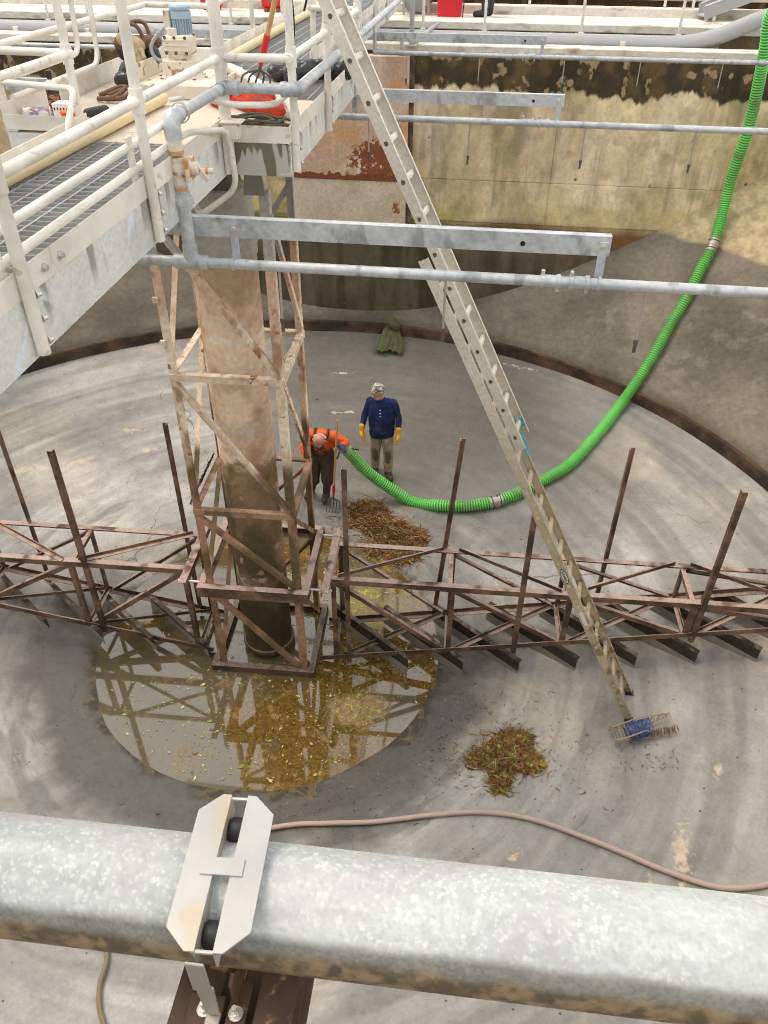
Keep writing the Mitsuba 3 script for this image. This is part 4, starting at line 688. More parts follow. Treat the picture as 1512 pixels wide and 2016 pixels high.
def person(label, J, group=None, sc=None):
    if sc:
        J = {k: (v if k in ('hand', 'face', 'up') else (sc[0] + (v[0] - sc[0]) * sc[2], v[1], sc[1] + (v[2] - sc[1]) * sc[3])) for k, v in J.items()}
    t = thing('person', label, 'person', group); g = {k: A(*v) for k, v in J.items() if k not in ('hand', 'face', 'up')}
    hip = (g['hipL'] + g['hipR']) / 2; ch = (g['shL'] + g['shR']) / 2; dn = unit(hip - ch); fwd = A(*J['face']); upv = unit(A(*J['up'])); fwd = unit(fwd - upv * np.dot(fwd, upv)); sd = np.cross(fwd, upv)
    B = [(g['hipL'], .095, g['hipR'], .095), (hip - dn * .03, .10, ch + dn * .22, .105), (ch + dn * .25, .105, ch + dn * .10, .11), (g['shL'] - dn * -.01, .065, g['shR'] - dn * -.01, .065), (g['shL'] + dn * .14 + (ch - g['shL']) * .25, .06, g['shR'] + dn * .14 + (ch - g['shR']) * .25, .06), (ch, .07, g['neck'], .056), (g['neck'], .054, g['head'] - upv * .05, .058),
         (g['head'] + upv * .03 - fwd * .012, .088, g['head'] + fwd * .015, .080), (g['head'], .07, g['head'] - upv * .085 + fwd * .045, .040), (g['head'] - upv * .02 + fwd * .085, .017, g['head'] - upv * .035 + fwd * .108, .015), (g['head'] + sd * .082 - upv * .02, .022, g['head'] + sd * .086 + upv * .012, .02), (g['head'] - sd * .082 - upv * .02, .022, g['head'] - sd * .086 + upv * .012, .02)]
    for s_ in 'LR':
        B += [(g['sh' + s_], .058, g['el' + s_], .043), (g['el' + s_], .043, g['wr' + s_], .029), (g['hip' + s_], .090, g['kn' + s_], .058), (g['kn' + s_], .058, g['an' + s_], .040), (g['an' + s_], .042, g['to' + s_], .032)]
        B += hand(g['wr' + s_], *J['hand'][s_])
    b = put(t + '__body', blob(B, .016, 6), 'skin', True)
    h = g['head']
    for s_ in (1, -1): put(b + '__eye', ball(h + fwd * .083 + sd * .032 * s_ + upv * .008, .011), 'black_plastic', True); put(b + '__brow', bar(h + fwd * .092 + sd * .015 * s_ + upv * .026, h + fwd * .080 + sd * .050 * s_ + upv * .026, .012, .008, fwd), 'grey_hair')
    put(b + '__mouth', bar(h + fwd * .075 - upv * .075 + sd * .022, h + fwd * .075 - upv * .075 - sd * .022, .02, .008, fwd), 'lip')
    return t, g, hip, ch, dn, fwd, upv, sd
scene['lip'] = prin((.35, .12, .10), .5)
zg = .29
t, g, hip, ch, dn, fwd, upv, sd = person('man standing in a navy henley shirt, khaki trousers, camouflage cap and yellow gloves', dict(
    hipL=(1.13, 3.63, zg + .93), hipR=(.96, 3.65, zg + .93), knL=(1.175, 3.59, zg + .50), knR=(.925, 3.66, zg + .50), anL=(1.17, 3.60, zg + .09), anR=(.915, 3.70, zg + .09), toL=(1.235, 3.46, zg + .035), toR=(.90, 3.54, zg + .035),
    shL=(1.245, 3.61, zg + 1.42), shR=(.845, 3.63, zg + 1.42), elL=(1.34, 3.60, zg + 1.16), elR=(.745, 3.63, zg + 1.17), wrL=(1.355, 3.50, zg + .94), wrR=(.705, 3.52, zg + .95), neck=(1.03, 3.60, zg + 1.49), head=(.985, 3.56, zg + 1.635),
    face=(-.62, -.62, -.30), up=(-.13, -.14, 1), hand=dict(L=(A(.02, -.10, -1), A(-1, 0, 0), A(0, -1, -.1), 1.15, .25), R=(A(.02, -.10, -1), A(1, 0, 0), A(0, -1, -.1), 1.15, .3))), sc=(1.045, zg, .90, .972))
sh = blob([(hip + A(-.085, -.015, -.085), .117, ch + dn * .20 + A(-.095, -.01, 0), .126), (hip + A(.085, -.015, -.085), .117, ch + dn * .20 + A(.095, -.01, 0), .126), (hip + A(0, -.05, .03), .145, ch + dn * .20 + A(0, -.03, 0), .145), (hip + A(-.085, -.015, -.085), .117, hip + A(.085, -.015, -.085), .117), (ch + dn * .2 + A(-.09, -.02, 0), .122, ch + dn * .07 + A(-.11, -.01, 0), .104), (ch + dn * .2 + A(.09, -.02, 0), .122, ch + dn * .07 + A(.11, -.01, 0), .104), (ch + dn * .2, .145, ch + dn * .06, .13), (g['shL'], .070, g['shR'], .070), (ch, .085, g['neck'] - ZZ * .015, .070)] +
          [(g['sh' + s], .071, g['el' + s], .055) for s in 'LR'] + [(g['el' + s], .055, g['wr' + s] * .94 + g['el' + s] * .06, .042) for s in 'LR'], .018, 5)
sv = sh.vertices; sv += (.026 * (meshkit.fbm(sv * A(9, 9, 5), 3, 2) - .5) + .012 * np.sin(sv[:, 2] * 46 + 9 * meshkit.fbm(sv * 6, 2, 3)) * (meshkit.noise(sv * 5, 8) - .35))[:, None] * sh.vertex_normals
k = put(t + '__shirt', sh, 'navy_cloth', True)
for q in range(3): put(k + '__button', ball(ch + A(-.005, -.172, -.05 - .055 * q), .009), 'white_plastic', True)
tr = blob([(g['hipL'], .112, g['hipR'], .112)] + [x for s in 'LR' for x in ((g['hip' + s], .112, g['kn' + s], .088), (g['kn' + s], .086, g['an' + s] + ZZ * .05, .072))], .018, 4)
sv = tr.vertices; sv += (.020 * (meshkit.fbm(sv * 11, 3, 4) - .5) + .011 * np.sin(sv[:, 2] * 52 + 10 * meshkit.fbm(sv * 6, 2, 5)) * np.clip(meshkit.noise(sv * 4, 6) - .3, 0, 1))[:, None] * tr.vertex_normals
k = put(t + '__trousers', tr, 'khaki_cloth', True)
for s in 'LR': put(k + '__knee_patch', blob([(g['kn' + s] + A(0, -.046, .03), .060, g['kn' + s] + A(0, -.03, -.16), .052)], .02, 3), 'knee_cloth', True)
put(k + '__side_pocket', blob([(g['hipL'] + A(.085, -.02, -.18), .035, g['hipL'] + A(.08, -.02, -.30), .04)], .02, 3), 'khaki_cloth', True)
scene['knee_cloth'] = prin((.12, .10, .085), .9)
for s in 'LR':
    put(t + '__boot', blob([(g['an' + s] + ZZ * .12, .064, g['an' + s] - ZZ * .02, .064), (g['an' + s] - ZZ * .03, .060, g['to' + s] + ZZ * .012, .050), (g['an' + s] - ZZ * .05, .04, g['to' + s] - ZZ * .005, .040)], .016, 4), 'dark_boot', True)
    hb = [(p, r + .008, q, r2 + .008) for p, r, q, r2 in hand(g['wr' + s], *dict(L=(A(.02, -.10, -1), A(-1, 0, 0), A(0, -1, -.1), 1.15, .25), R=(A(.02, -.10, -1), A(1, 0, 0), A(0, -1, -.1), 1.15, .3))[s])]
    put(t + '__glove', blob(hb + [(g['wr' + s] + A(0, .008, .06), .046, g['wr' + s], .040)], .012, 3), 'yellow_glove', True)
h = g['head']
put(t + '__cap', blob([(h + upv * .045 - fwd * .015, .100, h + upv * .030 - fwd * .02, .102), (h + upv * .045 + fwd * .06, .05, h + upv * .04 + fwd * .03, .06)], .014, 5), 'camo_cloth', True)
scene['camo_cloth'] = prin(proc(lambda p, n, uv: mix((.12, .12, .10), (.55, .54, .50), smoothstep(.42, .56, fbm(p.x * 34, p.y * 34, p.z * 34, 3)))), .9)
put(t + '__beard', blob([(h - upv * .085 + fwd * .055 + sd * .03, .026, h - upv * .085 + fwd * .055 - sd * .03, .026), (h - upv * .06 + sd * .07 + fwd * .02, .014, h - upv * .085 + fwd * .05, .02), (h - upv * .06 - sd * .07 + fwd * .02, .014, h - upv * .085 + fwd * .05, .02)], .012, 3), 'grey_hair', True)

zg = .15
HR = dict(L=(A(.25, -.5, .35), A(.3, -.6, -.7), A(-.8, .2, .6), 1.1, .9), R=(A(.3, -.3, -1), A(1, 0, 0), A(0, -1, 0), 1.1, .4))
t, g, hip, ch, dn, fwd, upv, sd = person('bald man in orange shirt and dark chest waders bowing over the green hose end', dict(
    hipL=(.25, 3.06, zg + .88), hipR=(.06, 3.06, zg + .88), knL=(.255, 2.99, zg + .46), knR=(.035, 3.0, zg + .46), anL=(.215, 3.06, zg + .09), anR=(-.045, 3.10, zg + .09), toL=(.205, 2.91, zg + .035), toR=(-.10, 2.98, zg + .035),
    shL=(.405, 2.89, zg + 1.30), shR=(.045, 2.90, zg + 1.30), elL=(.585, 2.88, zg + 1.20), elR=(-.07, 2.86, zg + 1.06), wrL=(.54, 2.765, zg + 1.20), wrR=(.03, 2.70, zg + .93), neck=(.225, 2.83, zg + 1.33), head=(.215, 2.72, zg + 1.315),
    face=(-.10, -.50, -1), up=(0, -.85, .50), hand=HR))
st = blob([(hip + ZZ * .10, .155, ch + dn * .10, .160), (g['shL'], .085, g['shR'], .085), (g['shL'] + dn * .14, .10, g['shR'] + dn * .14, .10), (ch, .08, g['neck'], .068)] + [(g['sh' + s], .083, g['el' + s], .064) for s in 'LR'] + [(g['el' + s], .064, g['wr' + s] * .85 + g['el' + s] * .15, .045) for s in 'LR'], .018, 4)
sv = st.vertices; sv += (.016 * (meshkit.fbm(sv * 10, 3, 6) - .5))[:, None] * st.vertex_normals; put(t + '__shirt', st, 'orange_cloth', True)
wd = blob([(g['hipL'], .125, g['hipR'], .125), (hip, .160, hip + ZZ * .16 + A(0, -.02, 0), .168), (hip + A(0, -.06, .22), .12, ch + dn * .16 + A(0, -.075, 0), .105)] + [x for s in 'LR' for x in ((g['hip' + s], .122, g['kn' + s], .100), (g['kn' + s], .100, g['kn' + s] - ZZ * .08, .094))], .018, 4)
sv = wd.vertices; sv += (.022 * (meshkit.fbm(sv * 9, 3, 8) - .5) + .012 * np.sin(sv[:, 2] * 48 + 10 * meshkit.fbm(sv * 6, 2, 5)) * np.clip(meshkit.noise(sv * 4, 6) - .3, 0, 1))[:, None] * wd.vertex_normals; k = put(t + '__waders', wd, 'brown_wader', True)
put(k + '__bib', blob([(hip + A(-.10, -.165, .14), .035, hip + A(.10, -.165, .14), .035), (hip + A(-.10, -.175, .34), .03, hip + A(.10, -.175, .34), .03), (hip + A(-.08, -.165, .14), .035, hip + A(-.08, -.175, .34), .03), (hip + A(.08, -.165, .14), .035, hip + A(.08, -.175, .34), .03), (hip + A(0, -.165, .14), .04, hip + A(0, -.175, .34), .035)], .018, 4), 'black_plastic', True)
for s_ in (-1, 1): put(k + '__brace', tube(spline([hip + A(s_ * .10, -.20, .34), ch + A(s_ * .095, -.10, .03), ch + A(s_ * .10, .0, .095), ch + A(s_ * .08, .12, .0)], 6), .020, 8), 'black_plastic', True)
for s in 'LR': put(t + '__boot', blob([(g['kn' + s] - ZZ * .09, .066, g['an' + s], .060), (g['an' + s] - ZZ * .03, .062, g['to' + s] + ZZ * .012, .052), (g['an' + s] - ZZ * .05, .04, g['to' + s] - ZZ * .005, .042)], .016, 4), 'dark_boot', True); put(t + '__glove', blob([(p, r + .008, q, r2 + .008) for p, r, q, r2 in hand(g['wr' + s], *HR[s])] + [(g['wr' + s], .038, g['wr' + s] * .8 + g['el' + s] * .2, .042)], .012, 3), 'blue_glove' if s == 'L' else 'black_rubber', True)
put(t + '__hair', blob([(g['head'] - fwd * .05 + sd * .075 - upv * .02, .028, g['head'] - fwd * .085 - upv * .03, .030), (g['head'] - fwd * .05 - sd * .075 - upv * .02, .028, g['head'] - fwd * .085 - upv * .03, .030)], .014, 3), 'grey_hair', True)

# someone on the far footway, seen only up to the shins in the photograph
zg = 6.235
t, g, hip, ch, dn, fwd, upv, sd = person('person in black boots and dark trousers on the far footway, only the shins in view', dict(
    hipL=(2.12, 9.34, zg + .93), hipR=(2.13, 9.52, zg + .93), knL=(2.10, 9.33, zg + .5), knR=(2.16, 9.53, zg + .5), anL=(2.12, 9.33, zg + .09), anR=(2.20, 9.55, zg + .09), toL=(1.96, 9.32, zg + .03), toR=(2.04, 9.56, zg + .03),
    shL=(2.1, 9.23, zg + 1.42), shR=(2.1, 9.63, zg + 1.42), elL=(2.1, 9.18, zg + 1.14), elR=(2.1, 9.68, zg + 1.14), wrL=(2.02, 9.19, zg + .9), wrR=(2.02, 9.67, zg + .9), neck=(2.09, 9.43, zg + 1.49), head=(2.06, 9.43, zg + 1.63), face=(-1, 0, -.2), up=(0, 0, 1), hand=dict(L=(A(0, 0, -1), A(0, 1, 0), A(-1, 0, 0), 1.1, .3), R=(A(0, 0, -1), A(0, -1, 0), A(-1, 0, 0), 1.1, .3))))
put(t + '__trousers', blob([(g['hipL'], .112, g['hipR'], .112)] + [x for s in 'LR' for x in ((g['hip' + s], .11, g['kn' + s], .082), (g['kn' + s], .082, g['an' + s] + ZZ * .07, .07))], .022, 4), 'dark_cloth', True)
put(t + '__jacket', blob([(hip, .15, ch + dn * .1, .165), (g['shL'], .08, g['shR'], .08)] + [x for s in 'LR' for x in ((g['sh' + s], .082, g['el' + s], .064), (g['el' + s], .064, g['wr' + s], .046))], .024, 4), 'dark_cloth', True)
scene['dark_cloth'] = prin((.05, .05, .055), .9)
for s in 'LR': put(t + '__boot', blob([(g['an' + s] + ZZ * .14, .066, g['an' + s], .062), (g['an' + s] - ZZ * .03, .060, g['to' + s] + ZZ * .015, .050)], .018, 4), 'black_rubber', True)

# ------------------------------------------------------------------ pitchforks
def fork(label, tip, topp, side, L_t=.25):
    t = thing('pitchfork', label, 'pitchfork'); tip, topp = A(*tip), A(*topp); d = unit(topp - tip); sd_ = unit(A(*side) - d * np.dot(A(*side), d)); bw = np.cross(d, sd_)
    s0 = tip + d * (L_t + .05)
    put(t + '__handle', tube([s0 + d * .24, s0 + d * .6, topp - d * .02, topp], [.017, .018, .016, .010], 12), 'wood', 50)
    put(t + '__socket', tube([s0 + d * .04, s0 + d * .14, s0 + d * .26], [.016, .024, .022], 12), 'red_paint', 50)
    put(t + '__ferrule', cyl(s0 - d * .01, s0 + d * .05, .012, 10), 'dark_metal', 40)
    for k in range(5):
        o = (k - 2) * .05; put(t + '__tine', tube(spline([s0, s0 - d * .03 + sd_ * o * .7, s0 - d * .09 + sd_ * o + bw * .03, tip + d * .12 + sd_ * o + bw * .035, tip + sd_ * o], 6), [.007] * 20 + [.006] * 4 + [.004], 7), 'dark_metal', 50)
    return t
fork('red socketed pitchfork with a wooden handle standing upright in front of the bald man', (.37, 2.73, .10), (.50, 2.74, 1.83), (1, 0, 0))
fork('red socketed pitchfork with a wooden handle leaning on the platform rail', (.60, -.76, 6.61), (1.11, -1.22, 7.80), (1, .35, 0))

# ------------------------------------------------------------------ weed heaps, litter
PAL = np.array([[.055, .030, .016], [.12, .055, .022], [.26, .105, .03], [.44, .21, .065], [.14, .10, .03], [.22, .22, .04], [.36, .42, .08], [.55, .42, .24], [.035, .022, .016]])
def strands(P0, D, L, r, wts, g, zfun, lift):
    N = len(P0); s = np.linspace(-.5, .5, 5); perp = np.stack([-D[:, 1], D[:, 0], 0 * D[:, 0]], 1); bend = g.normal(0, .18, N) * L
    P = P0[:, None] + D[:, None] * (s[None, :, None] * L[:, None, None]) + perp[:, None] * ((s ** 2)[None, :, None] * 4 * bend[:, None, None])
    P[..., 2] += lift[:, None]; c = PAL[g.choice(len(PAL), N, p=wts)] * g.uniform(.7, 1.3, (N, 1))
    t = unit_rows(D); a = np.cross(t, [0, 0, 1.0]); a /= np.linalg.norm(a, axis=1, keepdims=True) + 1e-9; b = np.cross(t, a)
    V = []
    for k in range(3): f = 2 * math.pi * k / 3; V.append(P + (math.cos(f) * a + math.sin(f) * b)[:, None] * r[:, None, None] * np.array([.5, 1, 1, .9, .35])[None, :, None])
    V = np.stack(V, 2); i = np.arange(N)[:, None, None] * 15 + np.arange(4)[None, :, None] * 3; j = np.arange(3)[None, None, :]; k = (j + 1) % 3
    q = np.stack([i + j, i + k, i + 3 + k, i + 3 + j], -1).reshape(-1, 4)
    return trimesh.Trimesh(V.reshape(-1, 3), np.vstack([q[:, [0, 1, 2]], q[:, [0, 2, 3]]]), process=False), np.repeat(c, 15, 0)
def unit_rows(D): return D / (np.linalg.norm(D, axis=1, keepdims=True) + 1e-9)
def heap(key, label, lobes, n, seed, wts, leaf, hmax):
    g = np.random.default_rng(seed); w = np.array([l[2] * l[3] for l in lobes]); pick = g.choice(len(lobes), n, p=w / w.sum()); Lb = np.array(lobes)[pick]
    r = np.sqrt(g.random(n)) * (1 + .5 * (g.random(n) < .10) * g.random(n) * 2); a = g.random(n) * 2 * math.pi
    x = Lb[:, 0] + r * np.cos(a) * Lb[:, 2]; y = Lb[:, 1] + r * np.sin(a) * Lb[:, 3]
    hgt = Lb[:, 4] * np.clip(1 - r ** 1.6, 0, 1) * (.55 + .6 * meshkit.noise(np.stack([x * 9, y * 9, 0 * x], 1), seed)); z = np.array([fz(p, q) for p, q in zip(x, y)]) + .006 + hgt * g.random(n) ** .35
    ang = g.random(n) * 2 * math.pi; tl_ = g.normal(0, .40, n) * (r < 1); D = np.stack([np.cos(ang), np.sin(ang), tl_], 1); D[:, 2] = np.where(z < .03 + 0 * z, np.abs(D[:, 2]) * .2, D[:, 2])
    L = g.gamma(3, .03, n) + .03 + .10 * (g.random(n) < .06)
    m, c = strands(np.stack([x, y, z], 1), unit_rows(D), L, g.uniform(.0025, .0068, n) * (.6 + .6 * (g.random(n) < .35)), wts, g, None, 0 * L)
    dark = (.45 + .55 * np.clip((z - np.array([fz(p, q) for p, q in zip(x, y)])) / (hmax * .6), 0, 1))
    k = g.choice(n, leaf); q = []; qc = []
    for i in k:
        o = A(x[i], y[i], z[i] + .012 + .5 * hgt[i] * 0); ax = unit(g.normal(0, 1, 3) * [1, 1, .35]); bx_ = unit(np.cross(ax, g.normal(0, 1, 3))); s_ = g.uniform(.010, .026)
        q.append(trimesh.Trimesh([o - ax * s_ * 1.5, o + bx_ * s_ * .7, o + ax * s_ * 1.5, o - bx_ * s_ * .7], [[0, 1, 2], [0, 2, 3]], process=False)); qc += [np.array([.28, .36, .06]) * g.uniform(.6, 1.5)] * 4
    # the packed core of the heap
    parts, cols = [m] + q, [c] + ([np.array(qc)] if leaf else [])
    for l in lobes:
        uu, vv_ = np.meshgrid(np.linspace(0, 1, 12), np.arange(36) * 2 * math.pi / 36, indexing='ij'); rr_ = uu * .92 * (1 + .22 * (meshkit.fbm(np.stack([np.cos(vv_) * 2 + l[0], np.sin(vv_) * 2, uu * 2], -1), 3, seed) - .5))
        X_, Y_ = l[0] + rr_ * np.cos(vv_) * l[2], l[1] + rr_ * np.sin(vv_) * l[3]; Z_ = np.vectorize(fz)(X_, Y_) + l[4] * .62 * np.clip(1 - rr_ ** 1.6, 0, 1) * (.5 + meshkit.fbm(np.stack([X_ * 14, Y_ * 14, X_ * 0], -1), 3, seed)) + .002
        gm = grid(X_, Y_, Z_); parts.append(gm); cc = meshkit.fbm(np.stack([X_ * 30, Y_ * 30, X_ * 0], -1).reshape(-1, 3), 3, 9); cols.append(np.array([[.030, .018, .010]]) + cc[:, None] * np.array([[.10, .055, .024]]))
    k = put(key, cat(parts), 'vcol', True, color=np.vstack(cols)); tag(k, label, 'weeds', None, 'stuff'); return k
W1 = np.array([.10, .16, .24, .24, .04, .02, .02, .15, .03]); W1 /= W1.sum(); W2 = np.array([.07, .13, .24, .24, .06, .07, .06, .11, .02]); W2 /= W2.sum()
heap('weed_heap', 'long brown heap of pulled weeds on the floor beside the pool, under the green hose', [(.92, 2.78, .34, .24, .15), (1.12, 2.52, .30, .26, .17), (1.40, 2.34, .30, .26, .18), (1.68, 2.22, .28, .24, .15), (1.20, 2.05, .22, .18, .08), (1.60, 1.85, .26, .14, .05), (.72, 2.50, .14, .08, .05)], 5600, 11, W1, 160, .16)
heap('weed_heap', 'heap of brown weeds flecked with green leaves on the floor above the pink hose', [(3.10, -1.58, .29, .25, .15), (3.20, -1.36, .20, .16, .09), (2.86, -1.62, .18, .11, .06), (3.05, -1.88, .12, .20, .05), (3.34, -1.66, .18, .16, .07)], 4300, 12, W2, 420, .15)
g = np.random.default_rng(21)
def litter(n, fx, L0, r0, wts):
    P = np.array([fx() for _ in range(n)]); z = np.array([fz(*p) for p in P]) + .006; a = g.random(n) * 2 * math.pi
    return strands(np.column_stack([P, z]), np.stack([np.cos(a), np.sin(a), 0 * a], 1), g.gamma(2, L0, n) + .015, g.uniform(*r0, n), wts, g, None, np.zeros(n))
def ringpt():
    while True:
        a, r = g.uniform(-1.35, .9), R0 + g.gamma(1.6, .35)
        if r < 5: return (r * math.cos(a), r * math.sin(a))
m1, c1 = litter(420, ringpt, .008, (.0015, .004), W2)
m2, c2 = litter(300, lambda: (g.normal(3.1, .5), g.normal(-1.5, .42)), .014, (.002, .005), W2)
m3_, c3 = litter(260, lambda: (g.normal(1.4, .5), g.normal(2.3, .42)), .016, (.002, .005), W1)
m4, c4 = litter(150, lambda: (lambda a, r: (r * math.cos(a), r * math.sin(a)))(g.random() * 2 * math.pi, g.uniform(2.6, 7.2)), .014, (.002, .005), np.array([.5, .2, .1, 0, 0, 0, 0, .05, .15]))
m5, c5 = litter(60, lambda: (g.normal(4.65, .22), g.normal(-1.62, .10)), .010, (.002, .005), np.array([.3, .2, .0, 0, .3, .1, 0, .0, .1]))
tag(put('scattered_weeds', cat([m1, m2, m3_, m4, m5]), 'vcol', True, color=np.vstack([c1, c2, c3, c4, c5])), 'loose stalks and bits of weed scattered over the tank floor', 'weeds', None, 'stuff')
q, qc = [], []
while len(q) < 1900:
    x, y = g.uniform(-2.2, 2.2), g.uniform(-2.2, 2.2)
    if math.hypot(x, y) > 2.18 or math.hypot(x, y) < .36 or g.random() > .25 + .75 * (1 / (1 + math.exp(-(x + .6) * 2.2))): continue
    if meshkit.fbm(A(x * 1.6, y * 1.6, 2.), 3, 4) < g.uniform(.25, .65): continue
    s_ = g.gamma(1.6, .0035) + .003; a = g.random() * 6.28; e1 = A(math.cos(a), math.sin(a), 0) * s_ * g.uniform(.8, 2.0); e2 = A(-math.sin(a), math.cos(a), 0) * s_ * .7; o = A(x, y, .005)
    q.append(trimesh.Trimesh([o - e1, o - e2 + ZZ * .003, o + e1, o + e2 + ZZ * .003], [[0, 1, 2], [0, 2, 3]], process=False)); qc += [np.array([[.45, .50, .12], [.55, .50, .22], [.34, .22, .08], [.28, .36, .06], [.5, .42, .3]][g.choice(5)]) * g.uniform(.6, 1.3)] * 4
tag(put('floating_leaves', cat(q), 'vcol', False, color=np.array(qc)), 'small leaves and flecks floating on the brown pool', 'leaves', None, 'stuff')
# moss hanging from the cage brace
k = np.array([strands(np.array([[0., 0, 0]]), np.array([[1., 0, 0]]), np.array([.1]), np.array([.01]), W1, g, None, np.zeros(1))[1].shape[0]])
n = 260; s = g.random(n); P = (1 - s)[:, None] * F(-.60, -.50, 2.62) + s[:, None] * F(-.60, .45, 2.62); D = np.column_stack([g.normal(-.4, .3, n), g.normal(0, .3, n), -g.random(n) - .5])
m, c = strands(P, unit_rows(D), g.uniform(.02, .09, n), g.uniform(.004, .010, n), np.array([.4, .1, .05, 0, .3, .05, 0, 0, .1]), g, None, np.zeros(n)); tag(put('hanging_moss', m, 'vcol', True, color=c), 'dark moss hanging from a strut of the cage', 'moss', None, 'stuff')

# ------------------------------------------------------------------ raincoat by the kerb
t = thing('raincoat', 'olive green raincoat draped from the kerb onto the floor at the back of the tank', 'raincoat')
uu, vv_ = np.meshgrid(np.linspace(-1, 1, 60), np.linspace(0, 1, 40), indexing='xy'); wd_ = .09 + .20 * vv_ ** .8; fold = np.sin(uu * 9 + 2 * vv_ + .7) * .035 * (.25 + vv_) + .03 * (meshkit.fbm(np.stack([uu * 2, vv_ * 3, uu * 0], -1), 3, 4) - .5)
yy = np.interp(vv_, [0, .22, 1], [7.44, 7.36, 6.78]); zz_ = np.interp(vv_, [0, .22, 1], [1.30, 1.14, .93]) + np.abs(fold) + .05 * (1 - uu ** 2) * (1 - .5 * vv_)
xx = .80 + uu * wd_ * (1 + .12 * np.sin(uu * 5 + vv_ * 4)) - .06 * vv_
def sheet(X, Y, Z, th=.012): a = grid(X, Y, Z, False); b = grid(X, Y, Z - th, False); b.invert(); return cat([a, b])
put(t + '__skirt', sheet(xx, yy + .03 * np.sin(uu * 6) * vv_, zz_), 'olive_cloth', True)
put(t + '__hood', blob([(A(.76, 7.38, 1.30), .10, A(.86, 7.34, 1.24), .09), (A(.74, 7.40, 1.33), .07, A(.88, 7.38, 1.28), .06)], .02, 5), 'olive_cloth', True)
put(t + '__sleeve', blob([(A(.66, 7.28, 1.16), .055, A(.62, 7.0, 1.0), .06), (A(.62, 7.0, 1.0), .06, A(.60, 6.86, .96), .05)], .02, 5), 'olive_cloth', True)

# ------------------------------------------------------------------ things lying on the bridge and platform
def crumple(m, amp, f, seed): v = m.vertices; m.vertices = v + (amp * (meshkit.fbm(v * f, 3, seed) - .5))[:, None] * m.vertex_normals; return m
ZP = 6.60
t = thing('orange_jacket', 'crumpled orange red jacket lying on the platform under the pitchfork', 'jacket')
put(t + '__body', crumple(blob([((.36, -.52, ZP + .05), .06, (.62, -.85, ZP + .05), .07), ((.55, -.72, ZP + .06), .08, (.80, -.95, ZP + .04), .05), ((.62, -.78, ZP + .07), .06, (.74, -.72, ZP + .05), .05)], .015, 5), .07, 12, 3), 'orange_red_cloth', True)
for P in ([(.34, -.48, ZP + .05), (.28, -.62, ZP + .045), (.38, -.80, ZP + .045)], [(.55, -.60, ZP + .05), (.70, -.78, ZP + .05), (.86, -1.0, ZP + .04)]): put(t + '__sleeve', crumple(blob([(a, .045, b, .045) for a, b in zip(P, P[1:])], .014, 5), .045, 14, 5), 'orange_red_cloth', True)
scene['orange_red_cloth'] = cloth((.48, .055, .03))
t = thing('rope_coil', 'tangled coil of dark rope at the front edge of the platform', 'rope')
g = np.random.default_rng(5)
for k in range(9):
    a = np.linspace(0, 2 * math.pi * 1.4, 30); P = np.column_stack([.80 + .05 * g.normal() + (.19 + .05 * g.random()) * np.cos(a + k), -1.38 + .03 * g.normal() + (.10 + .04 * g.random()) * np.sin(a + k), ZP - .012 + .022 * k * .4 + .02 * np.abs(np.sin(a * 2 + k))]); put(t + '__turn', tube(P, .0085, 7), 'dark_rope', 60)
scene['dark_rope'] = prin((.10, .095, .07), .9)
t = thing('plastic_pipe', 'bent white plastic pipe lying across the platform behind the water main', 'pipe')
put(t + '__pipe', tube(rnd([(.16, .10, ZP + .10), (.24, -.05, ZP + .16), (.36, -.12, ZP + .13), (.92, -.88, ZP + .06), (1.0, -1.1, ZP + .05)], .06, 5), .036, 14), 'cream_tube', 50)
t = thing('yellowed_pipe', 'yellowed plastic pipe lying on the grating along the near half of the bridge', 'pipe'); put(t + '__pipe', tube([(-.16, -6.4, 6.645), (-.155, -3., 6.648), (-.08, -.72, 6.645)], .042, 14), 'yellow_pipe', 50)
t = thing('yellowed_pipe', 'yellowed plastic pipe lying on the grating along the far half of the bridge', 'pipe'); put(t + '__pipe', tube([(-.12, .45, 6.645), (-.14, 3., 6.648), (-.16, 7.2, 6.645)], .042, 14), 'yellow_pipe', 50)
for i, (c, s_, lab) in enumerate((((.66, .42, ZP + .07), .13, 'black plastic sack lying on the grating behind the platform corner post'), ((.93, .62, ZP + .06), .14, 'black plastic sack against the toe board behind the ladder top'))):
    t = thing('black_sack', lab, 'sack'); put(t + '__sack', crumple(blob([(A(*c) - A(s_, .05, 0), .065, A(*c) + A(s_, .05, 0), .075), (A(*c) - A(0, s_ * .8, 0), .06, A(*c) + A(0, s_ * .6, .02), .07)], .014, 4), .09, 11, i), 'black_sheet', True); put(t + '__neck', crumple(blob([(A(*c) + A(s_, .05, .02), .03, A(*c) + A(s_ + .09, .08, .05), .045)], .012, 3), .03, 20, i), 'black_sheet', True)
scene['black_sheet'] = prin((.022, .023, .028), .3)
t = thing('tool_bag', 'brown leather tool bag with pale handles and gloves on the platform beside the drive', 'bag')
bc = A(-.52, .02, 6.60)
put(t + '__bag', crumple(blob([(bc + A(-.12, -.14, .06), .06, bc + A(.12, -.14, .06), .06), (bc + A(-.12, .14, .06), .06, bc + A(.12, .14, .06), .06), (bc + A(-.11, 0, .24), .07, bc + A(.11, 0, .24), .07), (bc + A(0, -.12, .08), .08, bc + A(0, .12, .24), .07), (bc + A(-.1, 0, .08), .1, bc + A(.1, 0, .22), .09)], .016, 4), .04, 9, 2), 'black_sheet', True)
put(t + '__flap', crumple(blob([(bc + A(-.12, -.05, .30), .05, bc + A(.12, -.05, .32), .05), (bc + A(-.10, .10, .30), .05, bc + A(.12, .1, .30), .05)], .014, 3), .03, 12, 3), 'brown_leather', True)
